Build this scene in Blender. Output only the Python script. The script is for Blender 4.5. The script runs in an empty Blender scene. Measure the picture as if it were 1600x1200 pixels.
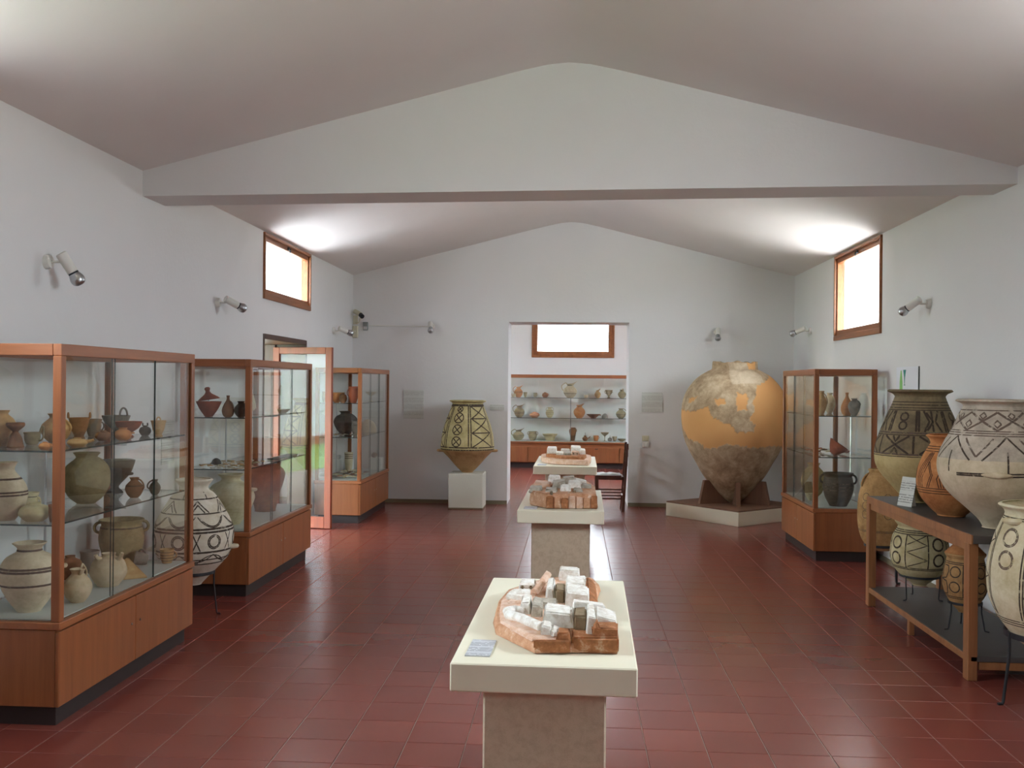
import bpy, bmesh, math, random
import numpy as np
from mathutils import Matrix, Vector
random.seed(7)
PI = math.pi
S = bpy.context.scene
COL = S.collection

# ------------------------------------------------------------------ camera, sky, exposure
cam_data = bpy.data.cameras.new('camera'); cam = bpy.data.objects.new('camera', cam_data); COL.objects.link(cam)
cam_data.sensor_width = 36.0; cam_data.lens = 36.0 * 1530 / 1600; cam_data.clip_start = 0.05
cam.matrix_world = (Matrix.Translation((0, 0, 1.6)) @ Matrix.Rotation(math.atan(97 / 1530), 4, 'Z')
                    @ Matrix.Rotation(PI / 2, 4, 'X') @ Matrix.Rotation(math.radians(0.55), 4, 'Z'))
S.camera = cam
S.view_settings.view_transform = 'Standard'; S.view_settings.look = 'None'
S.view_settings.gamma = 1.0; S.view_settings.use_curve_mapping = False
S.view_settings.exposure = 2.28
world = bpy.data.worlds.new('sky'); S.world = world; world.use_nodes = True
wb = world.node_tree.nodes['Background']; wb.inputs[0].default_value = (0.82, 0.91, 1.0, 1)
# overcast sky: three times as bright overhead as at the horizon
wn_ = world.node_tree.nodes; wl_ = world.node_tree.links
w_tc = wn_.new('ShaderNodeTexCoord'); w_s = wn_.new('ShaderNodeSeparateXYZ'); w_m = wn_.new('ShaderNodeMath'); w_m.operation = 'MAXIMUM'; w_m.inputs[1].default_value = 0.0
w_a = wn_.new('ShaderNodeMath'); w_a.operation = 'MULTIPLY_ADD'; w_a.inputs[1].default_value = 9.6; w_a.inputs[2].default_value = 4.8
wl_.new(w_tc.outputs['Generated'], w_s.inputs[0]); wl_.new(w_s.outputs[2], w_m.inputs[0]); wl_.new(w_m.outputs[0], w_a.inputs[0]); wl_.new(w_a.outputs[0], wb.inputs[1])
S.cycles.use_denoising = True; S.cycles.use_guiding = True
S.cycles.max_bounces = 10; S.cycles.diffuse_bounces = 6; S.cycles.glossy_bounces = 4
S.cycles.transmission_bounces = 4; S.cycles.transparent_max_bounces = 32
S.cycles.caustics_reflective = False; S.cycles.caustics_refractive = False
S.cycles.sample_clamp_indirect = 4.0

def portal(name, loc, rot, sx, sy):          # sampling guide for sky light at a window; gives off no light itself
    d = bpy.data.lights.new(name, 'AREA'); d.shape = 'RECTANGLE'; d.size = sx; d.size_y = sy
    d.cycles.is_portal = True
    o = bpy.data.objects.new(name, d); COL.objects.link(o); o.location = loc; o.rotation_euler = rot
    return o
for yy, z0, z1 in ((9.985, 2.395, 3.03), (3.4, 1.95, 3.03)):
    portal('window_portal', (-3.49, yy, (z0 + z1) / 2), (0, -PI / 2, 0), z1 - z0, 1.6)
for yy, z0, z1 in ((10.15, 2.107, 3.03), (3.4, 1.95, 3.03)):
    portal('window_portal', (3.38, yy, (z0 + z1) / 2), (0, PI / 2, 0), z1 - z0, 1.6)
portal('window_portal', (-3.49, -1.3, 2.6), (0, -PI / 2, 0), 0.8, 1.8)  # guides sky light through the added window behind the viewer
portal('window_portal', (-3.49, 9.95, 1.03), (0, -PI / 2, 0), 2.06, 1.5)
portal('window_portal', (-0.03, 19.72, 2.62), (-PI / 2, 0, 0), 1.55, 1.0)

# ------------------------------------------------------------------ materials
def lin(r, g, b):
    f = lambda c: (c / 255) / 12.92 if c <= 10 else (((c / 255) + 0.055) / 1.055) ** 2.4
    return (f(r), f(g), f(b), 1)
class N:
    def __init__(s, name):
        s.m = bpy.data.materials.new(name); s.m.use_nodes = True; s.t = s.m.node_tree; s.t.nodes.clear()
        s.out = s.t.nodes.new('ShaderNodeOutputMaterial')
    def n(s, typ, **k):
        x = s.t.nodes.new('ShaderNode' + typ)
        for a, v in k.items(): setattr(x, a, v)
        return x
    def l(s, a, b): s.t.links.new(a, b)
    def val(s, x, i, v): x.inputs[i].default_value = v
    def coord(s, kind='Object', scale=(1, 1, 1), rot=(0, 0, 0)):
        tc = s.n('TexCoord'); mp = s.n('Mapping'); s.l(tc.outputs[kind], mp.inputs[0])
        mp.inputs['Scale'].default_value = scale; mp.inputs['Rotation'].default_value = rot
        return mp.outputs[0]
    def noise(s, vec, scale, detail=4, rough=0.55, dist=0.0):
        x = s.n('TexNoise'); s.l(vec, x.inputs['Vector']); s.val(x, 'Scale', scale); s.val(x, 'Detail', detail); s.val(x, 'Roughness', rough); s.val(x, 'Distortion', dist)
        return x.outputs['Fac']
    def ramp(s, fac, stops):
        r = s.n('ValToRGB'); s.l(fac, r.inputs[0]); e = r.color_ramp.elements
        while len(e) < len(stops): e.new(0.5)
        for i, (p, c) in enumerate(stops): e[i].position = p; e[i].color = c
        return r.outputs[0]
    def mix(s, fac, a, b, mode='MIX'):
        x = s.n('Mix', data_type='RGBA', blend_type=mode)
        for sock, v in ((x.inputs[0], fac), (x.inputs[6], a), (x.inputs[7], b)):
            if isinstance(v, bpy.types.NodeSocket): s.l(v, sock)
            else: sock.default_value = v
        return x.outputs[2]
    def math(s, op, a, b=None):
        x = s.n('Math', operation=op)
        for sock, v in ((x.inputs[0], a), (x.inputs[1], b)):
            if v is None: continue
            if isinstance(v, bpy.types.NodeSocket): s.l(v, sock)
            else: sock.default_value = v
        return x.outputs[0]
    def bsdf(s, color, rough=0.6, metal=0.0, bump=None, bs=0.2, bd=0.01, spec=0.5, coat=0):
        p = s.n('BsdfPrincipled')
        if isinstance(color, bpy.types.NodeSocket): s.l(color, p.inputs['Base Color'])
        else: p.inputs['Base Color'].default_value = color
        if isinstance(rough, bpy.types.NodeSocket): s.l(rough, p.inputs['Roughness'])
        else: p.inputs['Roughness'].default_value = rough
        p.inputs['Metallic'].default_value = metal; p.inputs['Specular IOR Level'].default_value = spec
        p.inputs['Coat Weight'].default_value = coat
        if bump is not None:
            b = s.n('Bump'); b.inputs['Strength'].default_value = bs; b.inputs['Distance'].default_value = bd
            s.l(bump, b.inputs['Height']); s.l(b.outputs[0], p.inputs['Normal'])
        s.l(p.outputs[0], s.out.inputs[0]); return p

def m_plaster(name, c1, c2, bscale=28, bs=0.25):
    k = N(name); v = k.coord('Object')
    c = k.mix(k.noise(v, 1.3, 3), c1, c2)
    k.bsdf(c, 0.92, bump=k.noise(v, bscale, 5), bs=bs, bd=0.006, spec=0.2); return k.m
def m_plain(name, c, rough=0.5, metal=0.0, vary=0.0):
    k = N(name)
    if vary:
        v = k.coord('Object'); d = tuple(x * (1 - vary) for x in c[:3]) + (1,)
        k.bsdf(k.mix(k.noise(v, 9, 4), c, d), rough, metal)
    else: k.bsdf(c, rough, metal)
    return k.m
def m_wood(name, c1, c2, axis='z', rough=0.38, scale=1.0, coat=0.0):
    k = N(name); sc = {'z': (14, 14, 0.9), 'x': (0.9, 14, 14), 'y': (14, 0.9, 14)}[axis]
    v = k.coord('Object', tuple(a * scale for a in sc))
    n1 = k.noise(v, 1.0, 6, 0.6, 0.6)
    v2 = k.coord('Object', tuple(a * scale * 4 for a in sc)); n2 = k.noise(v2, 1.5, 3)
    f = k.math('ADD', k.math('MULTIPLY', n1, 0.75), k.math('MULTIPLY', n2, 0.25))
    c = k.ramp(f, [(0.22, c2), (0.55, c1), (0.85, tuple(min(1, a * 1.25) for a in c1[:3]) + (1,))])
    k.bsdf(c, rough, bump=n2, bs=0.06, bd=0.002, coat=coat); return k.m
def m_clay(name, c1, c2, c3=None, scale=7, rough=0.82, spec=0.25, low=None):
    k = N(name); v0 = k.coord('Object')
    oi = k.n('ObjectInfo'); off = k.n('VectorMath', operation='ADD'); k.l(v0, off.inputs[0])
    sc = k.n('VectorMath', operation='SCALE'); k.l(oi.outputs['Location'], sc.inputs[0]); sc.inputs['Scale'].default_value = 3.7
    k.l(sc.outputs[0], off.inputs[1]); v = off.outputs[0]
    n1 = k.noise(v, scale, 5, 0.6, 0.4); n2 = k.noise(v, scale * 7, 4, 0.65)
    f = k.math('ADD', k.math('MULTIPLY', n1, 0.72), k.math('MULTIPLY', n2, 0.28))
    st = [(0.34, c2), (0.56, c1)] + ([(0.72, c3)] if c3 else [])
    c = k.ramp(f, st)
    if low:                                     # bare lower body below the painted zone
        sx = k.n('SeparateXYZ'); k.l(v0, sx.inputs[0]); zz = k.math('ADD', sx.outputs[2], k.math('MULTIPLY', k.math('SUBTRACT', n1, 0.5), 0.02))
        c = k.mix(k.math('LESS_THAN', zz, low[0]), c, k.ramp(f, [(0.34, low[2]), (0.58, low[1])]))
    k.bsdf(c, rough, bump=n2, bs=0.25, bd=0.004, spec=spec); return k.m
def m_paint(name, c, wear=0.37):                # worn matt slip painted on clay; bare clay shows through the worn spots
    k = N(name); v = k.coord('Object'); n = k.noise(v, 26, 5, 0.7)
    p = k.bsdf(c, 0.8, spec=0.2); t = k.n('BsdfTransparent'); mx = k.n('MixShader')
    r = k.n('MapRange'); k.l(n, r.inputs[0]); r.inputs[1].default_value = wear - 0.06; r.inputs[2].default_value = wear + 0.08
    r.inputs[3].default_value = 0.0; r.inputs[4].default_value = 0.92
    k.l(r.outputs[0], mx.inputs[0]); k.l(t.outputs[0], mx.inputs[1]); k.l(p.outputs[0], mx.inputs[2]); k.l(mx.outputs[0], k.out.inputs[0]); return k.m
def m_glass(name, tint, base=0.045, rough=0.0):
    k = N(name); lw = k.n('LayerWeight'); lw.inputs[0].default_value = 0.5
    f = k.math('POWER', lw.outputs['Facing'], 5.0); f = k.math('ADD', k.math('MULTIPLY', f, 0.9), base)
    t = k.n('BsdfTransparent'); t.inputs[0].default_value = tint
    g = k.n('BsdfGlossy'); g.inputs['Roughness'].default_value = rough; g.inputs['Color'].default_value = (1, 1, 1, 1)
    mx = k.n('MixShader'); k.l(f, mx.inputs[0]); k.l(t.outputs[0], mx.inputs[1]); k.l(g.outputs[0], mx.inputs[2]); k.l(mx.outputs[0], k.out.inputs[0]); return k.m
def m_print(name, paper, ink, rows, axis='z'):  # unreadable small print: lines of words
    k = N(name); v = k.coord('Object'); sx = k.n('SeparateXYZ'); k.l(v, sx.inputs[0])
    z = sx.outputs['XYZ'.index(axis.upper())]
    ln = k.math('FRACT', k.math('MULTIPLY', z, rows)); on = k.math('GREATER_THAN', ln, 0.5)
    para = k.math('GREATER_THAN', k.math('FRACT', k.math('MULTIPLY', z, rows / 5.3)), 0.28)
    w = k.noise(k.coord('Object', (1, 1, 1)), rows * 1.6, 1); wd = k.math('GREATER_THAN', w, 0.42)
    f = k.math('MULTIPLY', k.math('MULTIPLY', on, para), k.math('MULTIPLY', wd, 0.75))
    k.bsdf(k.mix(f, paper, ink), 0.6); return k.m
def m_tile():
    k = N('red_floor_tile'); g = k.n('NewGeometry'); mp = k.n('Mapping'); k.l(g.outputs['Position'], mp.inputs[0])
    mp.inputs['Location'].default_value = (-0.331 / 0.2655 + 40, -4.325 / 0.2655 + 40, 0.5); mp.inputs['Scale'].default_value = (1 / 0.2655, 1 / 0.2655, 0)
    fl = k.n('VectorMath', operation='FLOOR'); k.l(mp.outputs[0], fl.inputs[0])
    wn = k.n('TexWhiteNoise', noise_dimensions='3D'); k.l(fl.outputs[0], wn.inputs[0])
    base = k.ramp(wn.outputs['Value'], [(0.0, lin(130, 64, 55)), (0.5, lin(137, 67, 57)), (1.0, lin(144, 73, 61))])
    n = k.noise(g.outputs['Position'], 3.2, 5, 0.6)
    c = k.mix(k.math('MULTIPLY', n, 0.5), base, lin(116, 66, 60))
    k.bsdf(c, 0.23, spec=0.55); return k.m

M = dict(
    wall=m_plaster('white_wall_plaster', lin(228, 227, 226), lin(220, 219, 218)),
    ceil=m_plaster('ceiling_plaster', lin(226, 220, 218), lin(216, 210, 208), 14, 0.2),
    skirt=m_plaster('stained_skirting', lin(150, 140, 118), lin(112, 102, 80)),
    tile=m_tile(), grout=m_plain('grout', lin(168, 140, 128), 0.8, vary=0.3),
    wood=m_wood('case_wood', lin(150, 90, 52), lin(122, 70, 40), 'z'),
    woodh=m_wood('case_wood_rail', lin(156, 96, 58), lin(128, 74, 44), 'y'),
    woodx=m_wood('case_wood_rail_cross', lin(154, 94, 56), lin(126, 72, 42), 'x'),
    redwood=m_wood('door_wood', lin(142, 66, 36), lin(104, 46, 26), 'z'),
    darkwood=m_wood('dark_jamb_wood', lin(78, 47, 32), lin(54, 32, 22), 'z'),
    winwood=m_wood('window_wood', lin(150, 92, 52), lin(104, 60, 34), 'y'),
    chairwood=m_wood('chair_wood', lin(74, 40, 28), lin(44, 24, 18), 'z', 0.3),
    standwood=m_wood('stand_wood', lin(158, 106, 66), lin(120, 76, 46), 'z', 0.5),
    standtop=m_plain('stand_grey_top', lin(88, 82, 80), 0.45, vary=0.25),
    suppwood=m_wood('support_wood', lin(128, 92, 70), lin(104, 74, 56), 'z', 0.7),
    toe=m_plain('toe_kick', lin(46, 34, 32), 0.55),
    black=m_plain('black_iron', lin(34, 34, 38), 0.5), steel=m_plain('steel', lin(190, 192, 194), 0.28, 1.0),
    deck=m_plain('case_deck', lin(196, 200, 194), 0.7, vary=0.1),
    glass=m_glass('case_glass', (0.982, 0.993, 0.988, 1), 0.035), wglass=m_glass('window_glass', (0.97, 0.98, 0.98, 1), 0.02),
    gedge=m_plain('glass_edge', lin(38, 52, 50), 0.25), shelf=m_glass('shelf_glass', (0.96, 0.98, 0.973, 1), 0.05),
    table=m_plain('cream_table_paint', lin(232, 226, 202), 0.6, vary=0.05),
    pedestal=m_clay('pedestal_render', lin(200, 184, 160), lin(184, 166, 142), None, 34), white=m_plain('white_paint', lin(226, 226, 220), 0.5),
    box=m_plaster('box_plaster', lin(214, 212, 200), lin(192, 190, 176), 40, 0.3), lamp=m_plain('lamp_white', lin(222, 220, 212), 0.4),
    creamplastic=m_plain('cream_plastic', lin(205, 198, 172), 0.5), grey=m_plain('grey_box', lin(128, 134, 130), 0.5),
    paper=m_print('printed_sheet', lin(206, 208, 200), lin(120, 120, 116), 62), panel=m_print('wall_text_panel', lin(212, 214, 208), lin(178, 178, 172), 60),
    card=m_print('table_card', lin(200, 202, 206), lin(96, 98, 104), 80, 'y'),
    poster=m_plain('poster_paper', lin(226, 228, 234), 0.6, vary=0.03), green=m_plain('poster_green', lin(140, 198, 112), 0.6), teal=m_plain('poster_teal', lin(40, 130, 120), 0.6),
    grass=m_clay('lawn', lin(98, 130, 58), lin(72, 102, 42), None, 4, 0.9), paving=m_clay('terrace_paving', lin(180, 174, 162), lin(162, 156, 144), None, 3),
    porchstone=m_clay('terrace_flags', lin(116, 112, 104), lin(98, 94, 86), None, 3), gwall=m_plaster('garden_wall_render', lin(206, 208, 206), lin(192, 194, 192)), coping=m_clay('brown_stone', lin(150, 110, 84), lin(120, 84, 62), None, 5),
    leaf=m_clay('foliage', lin(98, 144, 52), lin(58, 98, 30), None, 12),
    ochre=m_clay('ochre_clay', lin(188, 150, 100), lin(146, 108, 68), lin(206, 178, 130)),
    brown=m_clay('brown_clay', lin(142, 98, 66), lin(96, 64, 44), lin(164, 124, 90)),
    red=m_clay('red_clay', lin(150, 74, 48), lin(104, 50, 36), lin(168, 92, 62)),
    grey_clay=m_clay('grey_clay', lin(128, 120, 108), lin(92, 86, 78), lin(150, 142, 128)),
    dark=m_clay('dark_clay', lin(78, 68, 58), lin(48, 42, 38), lin(104, 90, 76), 7, 0.6),
    pale=m_clay('pale_clay', lin(206, 190, 160), lin(176, 156, 124), lin(222, 210, 186)),
    olive=m_clay('olive_clay', lin(158, 142, 104), lin(118, 104, 72), lin(178, 162, 124)),
    orange=m_clay('orange_clay', lin(196, 134, 82), lin(158, 98, 58), lin(210, 160, 108)),
    cream=m_clay('cream_clay', lin(214, 204, 172), lin(190, 176, 136), lin(224, 218, 198)),
    yellow=m_clay('yellow_clay', lin(200, 188, 146), lin(172, 156, 112), lin(212, 204, 172)),
    slip=m_paint('dark_slip', lin(80, 68, 58)), slip2=m_paint('brown_slip', lin(88, 62, 46), 0.37), slip3=m_paint('faint_slip', lin(112, 96, 84), 0.43),
    chalk=m_clay('chalky_clay', lin(218, 210, 194), lin(196, 184, 160), lin(228, 224, 214)),
    yellowbrown=m_clay('yellow_over_brown_clay', lin(192, 178, 132), lin(162, 146, 100), lin(206, 196, 156), low=(0.298, lin(180, 144, 102), lin(150, 114, 76))),
    olivegold=m_clay('dark_over_gold_clay', lin(140, 124, 94), lin(106, 94, 74), lin(160, 144, 110), low=(0.338, lin(196, 178, 128), lin(170, 148, 98))),
    palegrey=m_clay('grey_over_pale_clay', lin(190, 178, 160), lin(156, 144, 130), lin(206, 198, 184), low=(0.40, lin(208, 194, 166), lin(184, 166, 136))),
    plasterwhite=m_clay('model_white', lin(240, 237, 230), lin(206, 194, 178), lin(247, 246, 243), 40),
    terracotta=m_clay('model_terracotta', lin(176, 116, 76), lin(130, 88, 58), lin(210, 184, 156), 24),
    modelbase=m_clay('model_base', lin(208, 162, 128), lin(180, 124, 86), lin(234, 218, 202), 24),
    modelpink=m_clay('model_pink', lin(222, 190, 168), lin(202, 152, 118), lin(236, 216, 202), 22),
    modelgrey=m_clay('model_grey', lin(190, 182, 168), lin(150, 142, 126), lin(214, 208, 196), 24),
    opening_shade=m_clay('shaded_plaster', lin(146, 128, 102), lin(112, 94, 70), None, 20),  # darker block colour stands for the shade inside model openings
)

# ------------------------------------------------------------------ object helpers
def tag(o, label=None, cat=None, group=None, kind=None):
    if label: o['label'] = label
    if cat: o['category'] = cat
    if group: o['group'] = group
    if kind: o['kind'] = kind
    return o
def thing(name, label, cat, loc=(0, 0, 0), rz=0.0, group=None):
    o = bpy.data.objects.new(name, None); COL.objects.link(o); o.location = loc; o.rotation_euler = (0, 0, rz); o.empty_display_size = 0.05
    return tag(o, label, cat, group)
class MB:
    def __init__(s): s.b = bmesh.new()
    def verts(s, ps): return [s.b.verts.new(p) for p in ps]
    def face(s, vs, mi=0):
        try: f = s.b.faces.new(vs); f.material_index = mi; return f
        except ValueError: return None
    def box(s, x0, x1, y0, y1, z0, z1, bev=0.0, mi=0, sidemi=None):
        v = s.verts([(x, y, z) for z in (z0, z1) for y in (y0, y1) for x in (x0, x1)])
        fs = [s.face([v[i] for i in q], mi) for q in ((0, 2, 3, 1), (4, 5, 7, 6), (0, 1, 5, 4), (1, 3, 7, 5), (3, 2, 6, 7), (2, 0, 4, 6))]
        if bev:
            es = list({e for f in fs for e in f.edges})
            bmesh.ops.bevel(s.b, geom=es, offset=bev, segments=1, affect='EDGES', profile=0.5)
        return s
    def prism(s, poly, axis, a, b, mi=0):    # polygon in the two other axes, extruded along axis
        def P(u, v, w): return {'y': (u, w, v), 'x': (w, u, v), 'z': (u, v, w)}[axis]
        A = s.verts([P(u, v, a) for u, v in poly]); B = s.verts([P(u, v, b) for u, v in poly]); n = len(poly)
        s.face(A[::-1], mi); s.face(B, mi)
        for i in range(n): s.face([A[i], A[(i + 1) % n], B[(i + 1) % n], B[i]], mi)
        return s
    def hull(s, bottom, top, mi=0):          # frustum between two equal-length rings of points
        A = s.verts(bottom); B = s.verts(top); n = len(A); s.face(A[::-1], mi); s.face(B, mi)
        for i in range(n): s.face([A[i], A[(i + 1) % n], B[(i + 1) % n], B[i]], mi)
        return s
    def tube(s, pts, r, seg=8, cap=True, flat=1.0):
        pts = [Vector(p) for p in pts]; n = len(pts); rs = r if isinstance(r, (list, tuple)) else [r] * n
        t0 = (pts[1] - pts[0]).normalized(); up = Vector((0, 0, 1)) if abs(t0.z) < 0.9 else Vector((1, 0, 0))
        u = t0.cross(up).normalized(); rings = []
        for i in range(n):
            t = (pts[min(i + 1, n - 1)] - pts[max(i - 1, 0)]).normalized()
            u = (u - t * u.dot(t)).normalized(); w = t.cross(u)
            rings.append(s.verts([pts[i] + (u * math.cos(k * 2 * PI / seg) * flat + w * math.sin(k * 2 * PI / seg)) * rs[i] for k in range(seg)]))
        for a, b in zip(rings, rings[1:]):
            for k in range(seg): s.face([a[k], a[(k + 1) % seg], b[(k + 1) % seg], b[k]])
        if cap: s.face(rings[0][::-1]); s.face(rings[-1])
        return s
    def lathe(s, prof, seg=32, c=(0, 0, 0), closed=False):  # prof (r, z)
        rings = []
        for r, z in prof:
            if r < 1e-5: rings.append(s.verts([(c[0], c[1], c[2] + z)]))
            else: rings.append(s.verts([(c[0] + r * math.cos(k * 2 * PI / seg), c[1] + r * math.sin(k * 2 * PI / seg), c[2] + z) for k in range(seg)]))
        pr = list(zip(rings, rings[1:])) + ([(rings[-1], rings[0])] if closed else [])
        for a, b in pr:
            if len(a) == 1 and len(b) == 1: continue
            for k in range(seg):
                j = (k + 1) % seg
                if len(a) == 1: s.face([a[0], b[j], b[k]])
                elif len(b) == 1: s.face([a[k], a[j], b[0]])
                else: s.face([a[k], a[j], b[j], b[k]])
        return s
    def rough(s, amt, sub=0, seed=0):
        rnd = random.Random(seed)
        if sub: bmesh.ops.subdivide_edges(s.b, edges=s.b.edges[:], cuts=sub, use_grid_fill=True)
        for v in s.b.verts: v.co += Vector((rnd.uniform(-amt, amt), rnd.uniform(-amt, amt), rnd.uniform(-amt, amt)))
        return s
    def obj(s, name, mat, parent=None, smooth=False, loc=None):
        me = bpy.data.meshes.new(name)
        bmesh.ops.recalc_face_normals(s.b, faces=s.b.faces[:]); s.b.to_mesh(me); s.b.free()
        for m in (mat if isinstance(mat, (list, tuple)) else [mat]): me.materials.append(m)
        if smooth:
            for p in me.polygons: p.use_smooth = True
            me.set_sharp_from_angle(angle=math.radians(smooth if smooth is not True else 50))
        o = bpy.data.objects.new(name, me); COL.objects.link(o); o.parent = parent
        if loc is not None: o.location = loc
        return o
def boxo(name, mat, parent, x0, x1, y0, y1, z0, z1, bev=0.0):
    return MB().box(x0, x1, y0, y1, z0, z1, bev).obj(name, mat, parent)
def wall(name, axis, t0, t1, u0, u1, v0, v1, holes, mat, bm=None):
    """slab across `axis` (x or y) from t0 to t1, spanning u (the other horizontal) and z, with rectangular holes"""
    us = sorted({u0, u1, *[h[0] for h in holes], *[h[1] for h in holes]}); vs = sorted({v0, v1, *[h[2] for h in holes], *[h[3] for h in holes]})
    b = bm or MB(); cache = {}
    def V(t, u, v):
        k = (t, u, v)
        if k not in cache: cache[k] = b.b.verts.new((t, u, v) if axis == 'x' else (u, t, v))
        return cache[k]
    solid = lambda i, j: 0 <= i < len(us) - 1 and 0 <= j < len(vs) - 1 and not any(h[0] - 1e-6 <= us[i] and us[i + 1] <= h[1] + 1e-6 and h[2] - 1e-6 <= vs[j] and vs[j + 1] <= h[3] + 1e-6 for h in holes)
    for i in range(len(us) - 1):
        for j in range(len(vs) - 1):
            if not solid(i, j): continue
            a, c, d, e = us[i], us[i + 1], vs[j], vs[j + 1]
            for t in (t0, t1): b.face([V(t, a, d), V(t, c, d), V(t, c, e), V(t, a, e)])
            if not solid(i - 1, j): b.face([V(t0, a, d), V(t1, a, d), V(t1, a, e), V(t0, a, e)])
            if not solid(i + 1, j): b.face([V(t0, c, d), V(t1, c, d), V(t1, c, e), V(t0, c, e)])
            if not solid(i, j - 1): b.face([V(t0, a, d), V(t1, a, d), V(t1, c, d), V(t0, c, d)])
            if not solid(i, j + 1): b.face([V(t0, a, e), V(t1, a, e), V(t1, c, e), V(t0, c, e)])
    return b if bm is not None else b.obj(name, mat)

# ------------------------------------------------------------------ the rooms
XL, XR, YE = -2.97, 2.86, 12.98
def struct(o, label=None): return tag(o, label, kind='structure')
LW = [(-2.2, -0.4, 2.2, 3.0), (9.165, 10.81, 2.395, 3.03), (2.6, 4.2, 1.95, 3.03), (9.185, 10.71, 0.0, 2.06)]
RW = [(9.335, 10.967, 2.107, 3.03), (2.6, 4.2, 1.95, 3.03)]
struct(wall('wall_left', 'x', XL - 0.5, XL, -3.3, 13.48, 0.0, 3.35, LW, M['wall']), 'white plastered left wall with a high window and a doorway')
struct(wall('wall_right', 'x', XR, XR + 0.5, -3.3, 13.48, 0.0, 3.35, RW, M['wall']), 'white plastered right wall with a high window')
struct(wall('wall_rear', 'y', -3.3, -3.0, XL, XR, 0.0, 4.0, [], M['wall']), 'white wall behind the viewer')
b = MB(); wall('', 'y', YE, 13.48, XL, XR, 0.0, 3.04, [(-0.876, 0.72, 0.0, 2.425)], None, b)
b.prism([(XL, 3.04), (XR, 3.04), (XR, 3.06), (-0.055, 3.80), (XL, 3.06)], 'y', YE, 13.48)
struct(b.obj('wall_back', M['wall']), 'white gable wall with a wide opening to the back room')
b = MB(); CP = [(-3.0, 3.032), (-0.42, 3.69), (-0.2, 3.738), (-0.055, 3.752), (0.09, 3.738), (0.31, 3.69), (2.89, 3.032)]
b.prism(CP + [(2.89, 3.4), (-0.055, 4.1), (-3.0, 3.4)], 'y', -3.2, 13.2)
struct(b.obj('ceiling', M['ceil'], smooth=25), 'sloping white plastered ceiling')
b = MB(); b.prism([(XL, 2.866), (XR, 2.93), (XR, 3.06), (0.3, 3.71), (-0.055, 3.78), (-0.4, 3.71), (XL, 3.06)], 'y', 6.55, 6.92)
struct(b.obj('trim_1', M['wall']), 'white gable beam wall crossing under the ceiling')
# back room
struct(wall('wall_far_back', 'y', 19.2, 19.7, -4.0, 4.0, 0.0, 3.95, [(-0.836, 0.777, 2.125, 3.12)], M['wall']), 'white end wall of the back room')
struct(wall('wall_far_left', 'x', -4.25, -4.0, 13.48, 19.7, 0.0, 3.95, [(15.3, 17.3, 2.1, 3.1)], M['wall']), 'left wall of the back room')
struct(wall('wall_far_right', 'x', 4.0, 4.25, 13.48, 19.7, 0.0, 3.95, [(15.3, 17.3, 2.1, 3.1)], M['wall']), 'right wall of the back room')
b = MB(); wall('', 'y', 13.48, 13.6, -4.25, 4.25, 0.0, 3.95, [(-0.876, 0.72, 0.0, 2.425)], None, b)
struct(b.obj('wall_far_front', M['wall']), 'inner face of the gable wall in the back room')
struct(MB().box(-4.25, 4.25, 13.48, 19.7, 3.85, 4.1).obj('ceiling_far', M['ceil']), 'ceiling of the back room')
# floor: grout bed with tiles laid on it
floor = struct(MB().box(-4.2, 4.2, -3.3, 19.7, -0.2, -0.0025).obj('floor', M['grout']), 'glossy red tiled floor with pale joints')
TS, HT = 0.2655, 0.1312
def tile_mesh():
    b = MB(); h, g = HT, HT - 0.0016
    A = b.verts([(-h, -h, -0.0024), (h, -h, -0.0024), (h, h, -0.0024), (-h, h, -0.0024)]); B = b.verts([(-g, -g, 0), (g, -g, 0), (g, g, 0), (-g, g, 0)])
    b.face(B)
    for i in range(4): b.face([A[i], A[(i + 1) % 4], B[(i + 1) % 4], B[i]])
    return b
inv = cam.matrix_world.inverted()
def in_view(x, y):
    v = inv @ Vector((x, y, 0)); return v.z < 0 and abs(v.x / v.z) < 0.53 and abs(v.y / v.z) < 0.40
cells = []
for j in range(-28, 59):
    for i in range(-18, 16):
        x = 0.331 + (i + 0.5) * TS; y = 4.325 + (j + 0.5) * TS
        lo, hi = (XL + 0.02, XR - 0.02) if y < 13.3 else (-3.95, 3.95)
        if lo - 0.13 < x < hi + 0.13 and y < 19.3: cells.append((y, x))
hidden = lambda x, y: x < -2.45 or x > 2.6
near = sorted(c for c in cells if in_view(c[1], c[0]) and not hidden(c[1], c[0]))[:300]; nearset = set(near)
t0 = tile_mesh().obj('tile', M['tile'], floor)
for k, (y, x) in enumerate(near):
    o = t0 if k == 0 else t0.copy()
    if k: COL.objects.link(o)
    o.location = (x, y, 0); o.parent = floor
b = MB()
for y, x in cells:
    if (y, x) in nearset: continue
    h, g = HT, HT - 0.0016
    A = b.verts([(x + p, y + q, -0.0024) for p, q in ((-h, -h), (h, -h), (h, h), (-h, h))]); B = b.verts([(x + p, y + q, 0) for p, q in ((-g, -g), (g, -g), (g, g), (-g, g))])
    b.face(B)
    for i in range(4): b.face([A[i], A[(i + 1) % 4], B[(i + 1) % 4], B[i]])
tag(b.obj('tile_field', M['tile'], floor), kind='stuff')
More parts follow.
